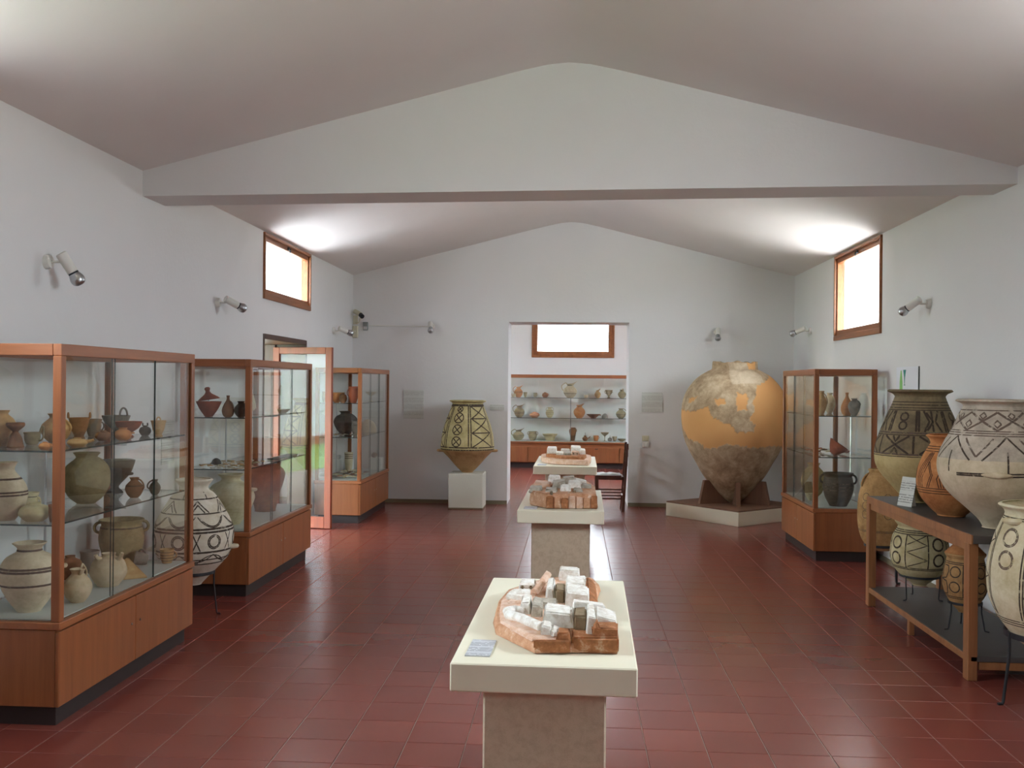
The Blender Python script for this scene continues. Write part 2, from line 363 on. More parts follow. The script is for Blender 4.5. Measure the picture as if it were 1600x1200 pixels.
# stained foot of the walls
struct(MB().box(XL, -0.876, YE - 0.006, YE, 0, 0.05).obj('baseboard_back', M['skirt']), 'stained foot of the gable wall left of the opening')
struct(MB().box(0.72, XR, YE - 0.006, YE, 0, 0.05).obj('baseboard_back_right', M['skirt']), 'stained foot of the gable wall right of the opening')
struct(MB().box(XL, XL + 0.006, -3, YE, 0, 0.05).box(XL, XL + 0.005, 9.185, 10.71, -0.01, -0.001).obj('baseboard_left', M['skirt']) if False else MB().box(XL, XL + 0.006, -3, 9.18, 0, 0.05).box(XL, XL + 0.006, 10.715, YE, 0, 0.05).obj('baseboard_left', M['skirt']), 'stained foot of the left wall')
struct(MB().box(XR - 0.006, XR, -3, YE, 0, 0.05).obj('baseboard_right', M['skirt']), 'stained foot of the right wall')

def window(name, label, axis, inner, out, u0, u1, z0, z1, fr=0.062, top=0.085, bot=0.10, latch=True):
    """inner: wall face; out: +1/-1 direction to the outside along axis"""
    root = struct(thing(name, label, None, (0, 0, 0))); wm = M['winwood']
    def bx(nm, mat, par, u_0, u_1, zz0, zz1, t0, t1, bev=0.004):
        a, c = sorted((inner + out * t0, inner + out * t1))
        return boxo(nm, mat, par, a, c, u_0, u_1, zz0, zz1, bev) if axis == 'x' else boxo(nm, mat, par, u_0, u_1, a, c, zz0, zz1, bev)
    f = 0.03
    bx('frame_rail', wm, root, u0, u1, z0, z0 + 0.055, -0.022, 0.09); bx('frame_rail', wm, root, u0, u1, z1 - f, z1, -0.022, 0.09)
    bx('frame_stile', wm, root, u0, u0 + f, z0 + 0.055, z1 - f, -0.022, 0.09); bx('frame_stile', wm, root, u1 - f, u1, z0 + 0.055, z1 - f, -0.022, 0.09)
    a0, a1, c0, c1 = u0 + f - 0.008, u1 - f + 0.008, z0 + 0.046, z1 - f + 0.008
    s = bx('sash_rail', wm, root, a0, a1, c1 - top + f, c1, 0.005, 0.055); bx('sash_rail', wm, root, a0, a1, c0, z0 + bot, 0.005, 0.055)
    bx('sash_stile', wm, root, a0, a0 + fr - f, z0 + bot, c1 - top + f, 0.005, 0.055); bx('sash_stile', wm, root, a1 - fr + f, a1, z0 + bot, c1 - top + f, 0.005, 0.055)
    bx('pane', M['wglass'], root, a0 + fr - f, a1 - fr + f, z0 + bot, c1 - top + f, 0.026, 0.032, 0)
    if latch:
        um = (u0 + u1) / 2; l = bx('latch', M['black'], root, um - 0.02, um + 0.02, c1 - 0.045, c1 - 0.015, -0.012, 0.006, 0.003)
        bx('latch_lever', M['black'], l, um - 0.008, um + 0.008, c1 - 0.07, c1 - 0.03, -0.026, -0.012, 0.003)
    return root
window('window_1', 'brown wooden framed high window above the doorway', 'x', XL, -1, 9.165, 10.81, 2.395, 3.03)
window('window_2', 'brown wooden framed tall high window in the right wall', 'x', XR, 1, 9.335, 10.967, 2.107, 3.03, bot=0.11)
window('window_3', 'high left window nearer than the beam', 'x', XL, -1, 2.6, 4.2, 1.95, 3.03)  # inferred window, made taller to light the near table
window('window_4', 'high right window nearer than the beam', 'x', XR, 1, 2.6, 4.2, 1.95, 3.03)  # inferred as well; its sill is lowered for extra light
window('window_5', 'brown wooden framed window above the long case in the back room', 'y', 19.2, 1, -0.836, 0.777, 2.125, 3.12, fr=0.125, top=0.12, bot=0.125, latch=False)
window('window_6', 'unseen left window put in to light the back room', 'x', -4.0, -1, 15.3, 17.3, 2.1, 3.1, latch=False)  # unseen side windows, put in to light the back room
window('window_7', 'unseen right window put in to light the back room', 'x', 4.0, 1, 15.3, 17.3, 2.1, 3.1, latch=False)
window('window_8_added', 'unseen left window added behind the viewer for front light', 'x', XL, -1, -2.2, -0.4, 2.2, 3.0)  # added window; brightens surfaces that face the viewer

# doorway in the left wall with its glazed leaf swung into the room
door = struct(thing('door_1', 'brown wooden doorway in the left wall with an open glazed leaf', None, (0, 0, 0)))
boxo('jamb', M['darkwood'], door, -3.46, -2.965, 10.665, 10.712, 0, 2.06, 0.004); boxo('jamb', M['darkwood'], door, -3.46, -2.965, 9.183, 9.23, 0, 2.06, 0.004)
boxo('head_jamb', M['darkwood'], door, -3.46, -2.965, 9.23, 10.665, 2.01, 2.062, 0.004)
boxo('door_stop', M['darkwood'], door, -3.36, -3.30, 10.63, 10.665, 0, 2.01, 0.003)
leaf = bpy.data.objects.new('leaf', None); COL.objects.link(leaf); leaf.parent = door; leaf.location = (-3.31, 10.655, 0); leaf.rotation_euler = (0, 0, math.radians(-10))
LWD = 0.70
boxo('stile', M['redwood'], leaf, 0, 0.075, -0.045, 0, 0.008, 1.98, 0.004); boxo('stile', M['redwood'], leaf, LWD - 0.075, LWD, -0.045, 0, 0.008, 1.98, 0.004)
boxo('rail', M['redwood'], leaf, 0.075, LWD - 0.075, -0.045, 0, 1.908, 1.98, 0.004); boxo('rail', M['redwood'], leaf, 0.075, LWD - 0.075, -0.045, 0, 0.008, 0.132, 0.004)
boxo('pane', M['wglass'], leaf, 0.075, LWD - 0.075, -0.026, -0.020, 0.132, 1.908)
# the garden outside
struct(MB().box(-60, 60, -50, 80, -0.45, -0.25).obj('terrain', M['paving']), 'pale ground outside, colour raised to stand in for sunlight')  # brighter ground colour replaces sunlight bouncing up to the ceiling
struct(MB().box(-7.3, -3.47, -20, 30, -0.25, -0.03).obj('terrace', M['porchstone']), 'paved terrace outside the doorway')
tag(MB().box(-11.44, -7.3, -25, 30, -0.25, -0.02).obj('lawn', M['grass']), 'green lawn outside the doorway', 'lawn', kind='stuff')
gw = thing('garden_wall', 'white rendered garden wall with brown stone foot beyond the lawn', 'wall', (-11.7, 0, -0.25))
boxo('wall_body', M['gwall'], gw, -0.15, 0.15, -25, 30, 0.45, 2.6); boxo('stone_foot', M['coping'], gw, -0.2, 0.25, -25, 30, 0, 0.45); boxo('coping', M['coping'], gw, -0.22, 0.22, -25, 30, 2.6, 2.7)
cn = thing('added_canopy', 'unseen slab canopy added to shade the doorway and bounce sky light upward', 'canopy', (-3.48, 9.95, 2.16))  # porch inferred from its posts; low pale slab shaped to shade the doorway
boxo('slab', M['gwall'], cn, -3.7, 0.0, -2.6, 2.6, 0, 0.12, 0.01); boxo('fascia', M['coping'], cn, -3.74, -3.7, -2.6, 2.6, -0.04, 0.13, 0.005)
for k, yy in enumerate((7.5, 12.4)):
    pr = thing('porch_post', ('brown wooden post at the near end of the added canopy', 'brown wooden post at the far end of the added canopy')[k], 'post', (-7.0, yy, -0.03))
    boxo('shaft', M['suppwood'], pr, -0.07, 0.07, -0.07, 0.07, 0, 2.10, 0.01); boxo('capital', M['suppwood'], pr, -0.12, 0.12, -0.12, 0.12, 2.09, 2.185, 0.01); boxo('foot', M['coping'], pr, -0.12, 0.12, -0.12, 0.12, 0, 0.15, 0.01)

# ------------------------------------------------------------------ glass show cases
def case(label, x0, x1, y0, y1, front, shelves, npan=3, far=False):
    """front: +1 when the sliding glass faces +x, -1 when it faces -x"""
    r = thing('display_case', label, 'display case', ((x0 + x1) / 2, (y0 + y1) / 2, 0), 0, 'glass display cases with wooden bases')
    a, c = (x1 - x0) / 2, (y1 - y0) / 2; p = 0.042; T = 1.765; D = 0.487
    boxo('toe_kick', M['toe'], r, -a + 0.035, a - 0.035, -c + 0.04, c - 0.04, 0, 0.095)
    boxo('carcass', M['wood'], r, -a + (0.02 if front < 0 else 0), a - (0.02 if front > 0 else 0), -c, c, 0.095, 0.45, 0.003)
    fx0, fx1 = (a - 0.02, a) if front > 0 else (-a, -a + 0.02)
    for s in (-1, 1):
        d = boxo('door', M['wood'], r, fx0, fx1, *((-c, -0.003) if s < 0 else (0.003, c)), 0.095, 0.44, 0.003)
        ky = -0.05 if s < 0 else 0.05
        MB().tube([(a * front, ky, 0.30), (a * front + 0.004 * front, ky, 0.30)], 0.006, 10).obj('keyhole', M['steel'], d)
    boxo('ledge', M['woodh'], r, -a - 0.008, a + 0.008, -c - 0.008, c + 0.008, 0.45, D - 0.002, 0.004)
    boxo('deck', M['deck'], r, -a + 0.03, a - 0.03, -c + 0.03, c - 0.03, D - 0.002, D + 0.003)
    for sx in (-1, 1):
        for sy in (-1, 1):
            boxo('post', M['wood'], r, *sorted((sx * a, sx * (a - p))), *sorted((sy * c, sy * (c - p))), D - 0.002, T - 0.055, 0.003)
    for s in (-1, 1):
        boxo('top_rail', M['woodh'], r, *sorted((s * a, s * (a - p))), -c, c, T - 0.055, T, 0.003)
        boxo('top_rail', M['woodx'], r, -a + p, a - p, *sorted((s * c, s * (c - p))), T - 0.055, T, 0.003)
    G = [M['glass'], M['gedge']]
    def pane(nm, x_0, x_1, y_0, y_1, z_0, z_1, thin, mats=G):
        b = MB(); b.box(x_0, x_1, y_0, y_1, z_0, z_1)
        for f in b.b.faces:
            n = [abs(q) for q in f.normal] if f.normal.length else [0, 0, 0]
            f.normal_update(); n = [abs(q) for q in f.normal]; f.material_index = 0 if n.index(max(n)) == thin else 1
        return b.obj(nm, mats, r)
    pane('top_glass', -a + p, a - p, -c + p, c - p, T - 0.03, T - 0.024, 2)
    for s in (-1, 1): pane('end_glass', -a + p, a - p, *sorted((s * (c - 0.018), s * (c - 0.024))), D + 0.003, T - 0.055, 1)
    bx_ = -front * (a - 0.02); pane('back_glass', *sorted((bx_, bx_ - front * 0.006)), -c + p, c - p, D + 0.003, T - 0.055, 0)
    L = (2 * c - 2 * p) / npan
    for k in range(npan):
        g = front * (a - 0.012 - (0.010 if k % 2 else 0)); y_0 = -c + p + k * L
        pane('sliding_glass', *sorted((g, g - front * 0.005)), y_0, y_0 + L + (0.012 if k < npan - 1 else 0), D + 0.003, T - 0.055, 0)
    for z in shelves: pane('glass_shelf', -a + 0.03, a - 0.045, -c + 0.035, c - 0.035, z - 0.008, z, 2, [M['shelf'], M['gedge']])
    rx = -front * (a - 0.045); rod = MB().tube([(rx, 0, D), (rx, 0, shelves[0] - 0.01)], 0.007, 10).obj('shelf_rod', M['steel'], r)
    for z in shelves: MB().tube([(-a + 0.06, 0, z - 0.016), (a - 0.06, 0, z - 0.016)], 0.005, 8).obj('shelf_arm', M['steel'], rod)
    return r
C1 = case('nearest glass display case on the left, cut off by the picture edge', -2.90, -2.345, 4.35, 5.93, 1, (1.27, 0.928))
C2 = case('second glass display case from the front along the left wall', -2.92, -2.385, 7.10, 8.80, 1, (1.33, 0.945))
C3 = case('glass display case in the far left corner behind the open door', -2.93, -2.40, 10.95, 12.62, 1, (1.365, 0.975))
C4 = case('glass display case on the right beside the giant storage jar', 2.20, 2.765, 9.13, 10.50, -1, (1.335, 0.955))

# long wall case in the back room
lc = thing('wall_case', 'long glass fronted wall case full of vases in the back room', 'display case', (0, 18.95, 0))
boxo('toe_kick', M['toe'], lc, -2.6, 2.6, -0.2, 0.25, 0, 0.1); boxo('carcass', M['woodx'], lc, -2.65, 2.65, -0.22, 0.25, 0.1, 0.475, 0.004)
for k in range(6):
    d = boxo('door', M['wood'], lc, -2.62 + k * 0.875, -2.62 + k * 0.875 + 0.862, -0.245, -0.222, 0.112, 0.40, 0.004)
    boxo('handle', M['black'], d, -2.62 + k * 0.875 + 0.40, -2.62 + k * 0.875 + 0.46, -0.262, -0.245, 0.37, 0.382, 0.003)
boxo('ledge', M['woodx'], lc, -2.66, 2.66, -0.255, 0.25, 0.475, 0.505, 0.004); boxo('deck', M['deck'], lc, -2.62, 2.62, -0.2, 0.24, 0.505, 0.511)
boxo('back_panel', M['white'], lc, -2.64, 2.64, 0.235, 0.25, 0.511, 1.79); boxo('top_rail', M['woodx'], lc, -2.66, 2.66, -0.25, -0.2, 1.722, 1.785, 0.004)
boxo('top_panel', M['glass'], lc, -2.62, 2.62, -0.2, 0.235, 1.76, 1.768)
for s in (-1, 1): boxo('post', M['wood'], lc, *sorted((s * 2.66, s * 2.61)), -0.25, -0.2, 0.505, 1.722, 0.004)
for z in (1.345, 0.957): MB().box(-2.61, 2.61, -0.18, 0.235, z - 0.009, z).obj('glass_shelf', M['shelf'], lc); boxo('shelf_edge', M['gedge'], lc, -2.61, 2.61, -0.184, -0.18, z - 0.009, z)
for x in (-1.68, -0.06, 1.6): boxo('shelf_rod', M['grey'], lc, x - 0.008, x + 0.008, -0.20, -0.185, 0.511, 1.345)
for k in range(3): boxo('front_glass', M['glass'], lc, -2.61 + k * 1.74, -0.87 + k * 1.74, -0.228, -0.222, 0.505, 1.722)
boxo('name_card', M['white'], lc, -0.045, 0.075, -0.18, -0.178, 1.27, 1.33)

# ------------------------------------------------------------------ centre row of model tables
def table(label, x, y, w, l, pw, rz):
    r = thing('pedestal_table', label, 'table', (x, y, 0), math.radians(rz), 'model tables down the middle of the room')
    MB().box(-w / 2, w / 2, 0, l, 0.663, 0.75, 0.004).obj('table_top', M['table'], r)
    p = MB().box(-pw / 2, pw / 2, 0.10, l - 0.10, 0.0, 0.663, 0.006).obj('pedestal', M['pedestal'], r)
    return r
T1 = table('nearest cream table on a pedestal carrying the white and brown ruin model', -0.085, 2.955, 0.568, 1.325, 0.385, -1.0)
T2 = table('middle cream table on a pedestal carrying the grey rubble ruin model', -0.083, 6.59, 0.585, 1.34, 0.40, -0.6)
T3 = table('furthest cream table on a pedestal in front of the back room opening', -0.085, 10.18, 0.66, 1.45, 0.42, -0.4)
def card(label, x, y, w, l, z=0.75):
    o = MB().box(-w / 2, w / 2, -l / 2, l / 2, 0, 0.004).obj('label_card', M['card'], None, loc=(x, y, z)); o.rotation_euler = (0, 0, math.radians(-2)); return tag(o, label, 'label', 'label cards on the model tables')
card('grey printed label card at the left front corner of the nearest table', -0.290, 3.13, 0.078, 0.19); card('small printed label card on the left of the middle table', -0.288, 6.72, 0.09, 0.13); card('small printed label card on the left of the furthest table', -0.33, 10.36, 0.09, 0.16)

# ------------------------------------------------------------------ ruin models
def block(r, name, mat, x0, x1, y0, y1, z0, z1, taper=0.0, slope=0.0, seed=0, amt=0.0025, lean=0.0):
    """rough plaster block; taper shrinks the top, slope tilts the roof down towards +x, lean towards the viewer"""
    t = taper
    bt = [(x0, y0, z0), (x1, y0, z0), (x1, y1, z0), (x0, y1, z0)]
    tp = [(x0 + t, y0 + t, z1 - lean), (x1 - t, y0 + t, z1 - slope - lean), (x1 - t, y1 - t, z1 - slope), (x0 + t, y1 - t, z1)]
    b = MB().hull(bt, tp); bmesh.ops.bevel(b.b, geom=b.b.edges[:], offset=0.005, segments=2, affect='EDGES'); b.rough(amt, 0, seed)
    return b.obj(name, mat, r, smooth=60)
def slab(r, name, mat, poly, z0, z1, seed=0, amt=0.003, inset=0.006):
    cx = sum(p[0] for p in poly) / len(poly); cy = sum(p[1] for p in poly) / len(poly)
    b = MB().hull([(x, y, z0) for x, y in poly], [(x + (cx - x) * inset * 6, y + (cy - y) * inset * 3, z1) for x, y in poly])
    bmesh.ops.bevel(b.b, geom=b.b.edges[:], offset=0.005, segments=2, affect='EDGES'); b.rough(amt, 0, seed)
    return b.obj(name, mat, r, smooth=60)
W, TC, PK, GY, SHADE = M['plasterwhite'], M['terracotta'], M['modelpink'], M['modelgrey'], M['opening_shade']
m1 = thing('ruin_model', 'white and terracotta model of ruined houses on the nearest table', 'model', (0, 0, 0.753))
slab(m1, 'base', M['modelbase'], [(-0.118, 3.076), (0.148, 3.117), (0.15, 3.30), (0.105, 3.50), (0.085, 3.80), (0.118, 4.02), (0.09, 4.14), (-0.05, 4.17), (-0.17, 4.05), (-0.262, 3.86), (-0.282, 3.66), (-0.275, 3.45), (-0.262, 3.31)], 0, 0.034, 1)
slab(m1, 'terrace', PK, [(-0.13, 3.09), (0.0, 3.10), (0.04, 3.30), (0.05, 3.70), (0.06, 4.02), (-0.05, 4.1), (-0.16, 4.0), (-0.245, 3.83), (-0.265, 3.65), (-0.258, 3.46), (-0.245, 3.32)], 0.032, 0.044, 2)
block(m1, 'cut_block', TC, -0.118, -0.002, 3.082, 3.17, 0.0, 0.042, 0, 0, 3)
block(m1, 'cut_block', TC, -0.050, 0.0, 3.092, 3.17, 0.03, 0.064, 0.006, 0, 31)
block(m1, 'cut_block', TC, 0.0, 0.148, 3.10, 3.20, 0.0, 0.050, 0, 0, 4)
block(m1, 'cut_block', TC, 0.064, 0.148, 3.11, 3.20, 0.045, 0.078, 0.001, 0.0, 5)
block(m1, 'cut_peak', TC, 0.068, 0.092, 3.106, 3.16, 0.07, 0.096, 0.009, 0.0, 6)
block(m1, 'low_wall', W, -0.100, -0.060, 3.14, 3.24, 0.04, 0.072, 0.004, 0.006, 7); block(m1, 'low_wall', W, -0.066, -0.022, 3.12, 3.20, 0.04, 0.064, 0.004, 0.008, 8)
b = MB().tube([(-0.100, 3.20, 0.054), (-0.135, 3.25, 0.054), (-0.175, 3.31, 0.056), (-0.215, 3.345, 0.056), (-0.225, 3.40, 0.056), (-0.20, 3.43, 0.056), (-0.165, 3.42, 0.056)], [0.017, 0.018, 0.018, 0.018, 0.016, 0.014, 0.012], 8); b.rough(0.0015, 0, 9); b.obj('curved_wall', W, m1, True)
block(m1, 'house', W, -0.100, 0.008, 3.235, 3.37, 0.035, 0.100, 0.010, 0.008, 10, lean=0.004)
block(m1, 'doorway', SHADE, 0.006, 0.049, 3.185, 3.32, 0.035, 0.096, 0.001, 0, 11); block(m1, 'pier', W, 0.045, 0.083, 3.14, 3.34, 0.035, 0.106, 0.006, 0.004, 12)  # doorway is a solid block coloured like the shade in an opening
block(m1, 'roof_slab', W, 0.076, 0.148, 3.20, 3.36, 0.05, 0.096, 0.003, 0.016, 13); block(m1, 'ridge_wall', W, 0.0, 0.115, 3.34, 3.40, 0.035, 0.108, 0.004, 0.012, 14)
block(m1, 'tower', W, -0.186, -0.140, 3.41, 3.57, 0.035, 0.084, 0.008, 0.0, 15); block(m1, 'tower_side', GY, -0.142, -0.10, 3.375, 3.52, 0.035, 0.086, 0.004, 0.006, 16)
b = MB().tube([(-0.155, 3.60, 0.058), (-0.20, 3.60, 0.058), (-0.232, 3.63, 0.058), (-0.22, 3.69, 0.058), (-0.16, 3.70, 0.058)], 0.015, 8); b.rough(0.0015, 0, 17); b.obj('curved_wall', W, m1, True)
block(m1, 'terrace_step', PK, -0.235, -0.13, 3.56, 3.78, 0.035, 0.054, 0.004, 0, 18); block(m1, 'courtyard_wall', GY, -0.13, -0.05, 3.50, 3.60, 0.035, 0.064, 0.004, 0, 19)
block(m1, 'house', W, -0.102, -0.06, 3.64, 3.82, 0.035, 0.098, 0.010, 0.0, 20, lean=0.006); block(m1, 'doorway', SHADE, -0.064, -0.027, 3.61, 3.74, 0.035, 0.090, 0.001, 0, 21)  # the doorway's shade is a darker solid block
block(m1, 'house', W, -0.028, 0.066, 3.53, 3.68, 0.035, 0.100, 0.006, 0.006, 22); block(m1, 'house', W, -0.03, 0.055, 3.72, 3.86, 0.035, 0.098, 0.006, 0.008, 23)
block(m1, 'house', W, -0.210, -0.138, 3.79, 3.90, 0.035, 0.074, 0.006, 0, 24)
for xx in (-0.192, -0.160): block(m1, 'window_shade', SHADE, xx - 0.009, xx + 0.009, 3.785, 3.83, 0.054, 0.066, 0, 0, 25, 0.001)  # small blocks painted as the shade in window holes
b = MB().tube([(-0.142, 3.72, 0.056), (-0.122, 3.80, 0.068), (-0.098, 3.92, 0.086)], 0.015, 7); b.rough(0.0015, 0, 26); b.obj('leaning_wall', PK, m1, True)
block(m1, 'house', W, -0.056, 0.034, 4.02, 4.13, 0.035, 0.086, 0.006, 0.004, 27); block(m1, 'house', W, -0.004, 0.062, 3.90, 3.99, 0.035, 0.072, 0.005, 0.0, 28)
block(m1, 'slope', TC, 0.05, 0.098, 3.56, 3.98, 0.03, 0.072, 0.010, 0.02, 29)

rd = random.Random(3)
m2 = thing('ruin_model', 'grey rubble model of a ruined settlement with terracotta front on the middle table', 'model', (-0.083, 6.59, 0.753))
slab(m2, 'base', M['modelbase'], [(-0.10, 0.09), (0.253, 0.14), (0.25, 0.62), (0.20, 1.05), (-0.05, 1.12), (-0.20, 0.98), (-0.235, 0.60), (-0.215, 0.26)], 0, 0.10, 41)
for k in range(7):
    x0 = -0.098 + k * 0.05; block(m2, 'stone_block', (TC, M['modelbase'], TC, PK, PK, M['modelbase'], TC)[k], x0, x0 + 0.049, 0.085 + 0.007 * k, 0.20, 0.0, 0.085 - 0.006 * (k % 3), 0.002, 0, 50 + k)
for k, (x, y, w, d, h, mt) in enumerate(((-0.18, 0.36, 0.1, 0.2, 0.15, GY), (-0.07, 0.30, 0.09, 0.2, 0.16, GY), (0.03, 0.34, 0.08, 0.16, 0.19, W), (0.12, 0.32, 0.07, 0.2, 0.15, GY), (-0.14, 0.62, 0.13, 0.2, 0.19, PK), (-0.02, 0.56, 0.1, 0.2, 0.22, GY),
        (0.09, 0.58, 0.1, 0.2, 0.205, W), (0.18, 0.60, 0.08, 0.22, 0.17, GY), (-0.06, 0.82, 0.1, 0.16, 0.255, W), (0.05, 0.84, 0.1, 0.16, 0.235, GY), (0.14, 0.86, 0.1, 0.14, 0.21, W), (-0.05, 0.20, 0.05, 0.08, 0.12, W), (0.07, 0.19, 0.06, 0.09, 0.115, GY), (0.0, 0.47, 0.05, 0.06, 0.23, GY))):
    block(m2, 'rubble_house', mt, x - w / 2, x + w / 2, y - d / 2, y + d / 2, 0.085, 0.095 + (h - 0.09) * 0.38, 0.008, rd.uniform(-0.01, 0.02), 60 + k, 0.004)
block(m2, 'niche_shade', SHADE, -0.075, -0.055, 0.10, 0.16, 0.085, 0.115, 0, 0, 90, 0.001); block(m2, 'niche_shade', SHADE, 0.085, 0.105, 0.19, 0.25, 0.09, 0.112, 0, 0, 91, 0.001)  # niche shade painted as solid darker blocks
m3 = thing('ruin_model', 'pinkish model with white flat roofed houses on the furthest table', 'model', (-0.085, 10.18, 0.753))
slab(m3, 'base', PK, [(-0.06, 0.16), (0.24, 0.11), (0.27, 0.45), (0.29, 0.85), (0.18, 1.2), (-0.15, 1.2), (-0.285, 0.95), (-0.26, 0.5), (-0.18, 0.28)], 0, 0.055, 42)
slab(m3, 'terrace', TC, [(-0.04, 0.24), (0.2, 0.20), (0.23, 0.5), (0.22, 1.05), (-0.12, 1.08), (-0.23, 0.9), (-0.21, 0.52)], 0.045, 0.085, 43)
for k, (x0, x1, y0, y1, h, mt) in enumerate(((-0.21, -0.10, 0.62, 1.0, 0.24, W), (-0.105, -0.02, 0.45, 0.72, 0.165, W), (-0.02, 0.06, 0.40, 0.70, 0.16, GY), (0.05, 0.17, 0.62, 1.0, 0.27, W), (0.06, 0.15, 0.38, 0.60, 0.20, PK), (0.15, 0.22, 0.52, 0.85, 0.22, W), (-0.06, 0.05, 0.8, 1.0, 0.19, W))):
    block(m3, 'house', mt, x0, x1, y0, y1, 0.05, 0.06 + (h - 0.055) * 0.45, 0.006, 0.004, 100 + k, 0.002)
for xx in (0.085, 0.125): block(m3, 'doorway', SHADE, xx - 0.009, xx + 0.009, 0.372, 0.42, 0.095, 0.115, 0, 0, 110, 0.001)  # door openings shown by blocks in the shade colour

# ------------------------------------------------------------------ pottery
def dense(pts, n=7):
    P = [pts[0]] + list(pts) + [pts[-1]]; out = []
    for i in range(1, len(P) - 2):
        p0, p1, p2, p3 = (np.array(P[i + k], float) for k in (-1, 0, 1, 2))
        for k in range(n):
            t = k / n; q = 0.5 * (2 * p1 + (p2 - p0) * t + (2 * p0 - 5 * p1 + 4 * p2 - p3) * t * t + (3 * p1 - p0 - 3 * p2 + p3) * t ** 3)
            out.append((max(q[0], 0.0), q[1]))
    out.append(tuple(pts[-1])); return out
class Surf:                                     # outer surface of a turned pot: radius by height
    def __init__(s, prof):
        d = {}
        for r, z in prof: d[round(z, 5)] = max(d.get(round(z, 5), 0), r)
        s.z = sorted(d); s.r = [d[k] for k in s.z]
    def R(s, z): return float(np.interp(z, s.z, s.r))
    def pt(s, deg, z, eps=0.0):
        r = s.R(z); e = 0.004; sl = (s.R(z + e) - s.R(z - e)) / (2 * e); k = 1 / math.sqrt(1 + sl * sl); a = math.radians(deg)
        return ((r + eps * k) * math.cos(a), (r + eps * k) * math.sin(a), z - eps * k * sl)
def line(a0, z0, a1, z1): return [(a0, z0), (a1, z1)]
def ring(z): return [(a, z) for a in range(0, 361, 6)]
def circ(S_, a, z, r, n=26): return [(a + math.degrees(r * math.cos(t * 2 * PI / n) / max(S_.R(z), 0.03)), z + r * math.sin(t * 2 * PI / n)) for t in range(n + 1)]
def swag(a0, a1, z, dz, n=10): return [(a0 + (a1 - a0) * k / n, z - dz * 4 * (k / n) * (1 - k / n)) for k in range(n + 1)]
def decorate(parent, surf, sets, name='painted_decoration'):
    jobs = []
    for strokes, w, mat in sets:
        rings = [st for st in strokes if len(st) == 61]; rest = [st for st in strokes if len(st) != 61]
        jobs += [([st], w, mat, 'painted_band') for st in rings] + ([(rest, w, mat, name)] if rest else [])
    for strokes, w, mat, nm in jobs:
        b = MB()
        for st in strokes:
            P = []
            for (a0, z0), (a1, z1) in zip(st, st[1:]):
                n = max(1, int(max(abs(a1 - a0) / 5, abs(z1 - z0) / 0.015)))
                P += [(a0 + (a1 - a0) * k / n, z0 + (z1 - z0) * k / n) for k in range(n)]
            P.append(st[-1]); L = []; Rr = []
            for i, (a, z) in enumerate(P):
                p, q = P[max(i - 1, 0)], P[min(i + 1, len(P) - 1)]; r = max(surf.R(z), 0.01)
                da, dz = math.radians(q[0] - p[0]) * r, q[1] - p[1]; ln = math.hypot(da, dz) or 1
                ww = w / 2 * (0.85 + 0.3 * abs(math.sin(i * 1.7)))
                oa, oz = -dz / ln * ww, da / ln * ww
                L.append(b.b.verts.new(surf.pt(a + math.degrees(oa / r), z + oz, 0.0011))); Rr.append(b.b.verts.new(surf.pt(a - math.degrees(oa / r), z - oz, 0.0011)))
            for i in range(len(P) - 1): b.face([L[i], L[i + 1], Rr[i + 1], Rr[i]])
        o = b.obj(nm, mat, parent, True)
        if nm == name and len(strokes) > 1: o['kind'] = 'stuff'
def body_mesh(prof, seg, t, opened=True, beak=0.0, zt=0.8, dent=0.0, seed=0):
    """turned vessel with wall thickness t; beak pulls the rim out to a raised spout towards angle 0"""
    out = dense(prof); h = out[-1][1]; pr = list(out)
    if opened:
        inner = [(max(r - t, 0.0), z) for r, z in out if z > max(t * 1.3, 0.06 * h) and r > t * 1.05][::-1]
        pr += [(max(out[-1][0] - t * 0.5, 0.001), h + t * 0.25)] + inner + [(0.0, inner[-1][1])]
    elif pr[-1][0] > 1e-4: pr.append((0.0, pr[-1][1]))
    b = MB(); b.lathe(pr, seg); rnd = random.Random(seed); ph = rnd.uniform(0, 6)
    for v in b.b.verts:
        a = math.atan2(v.co.y, v.co.x); r = math.hypot(v.co.x, v.co.y)
        if beak and v.co.z > zt * h:
            k = (v.co.z - zt * h) / (h * (1 - zt)); c = max(math.cos(a), 0.0)
            v.co.x += beak * k * k * c ** 2; v.co.z += beak * 0.7 * k * k * (c ** 3 - 0.25 * max(-math.cos(a), 0)); v.co.y *= 1 - 0.25 * k * c
        if dent:
            f = 1 + dent * (math.sin(a * 2 + ph) * 0.6 + math.sin(a * 3 + v.co.z * 9 + ph)); v.co.x *= f; v.co.y *= f
    return b, Surf(out)
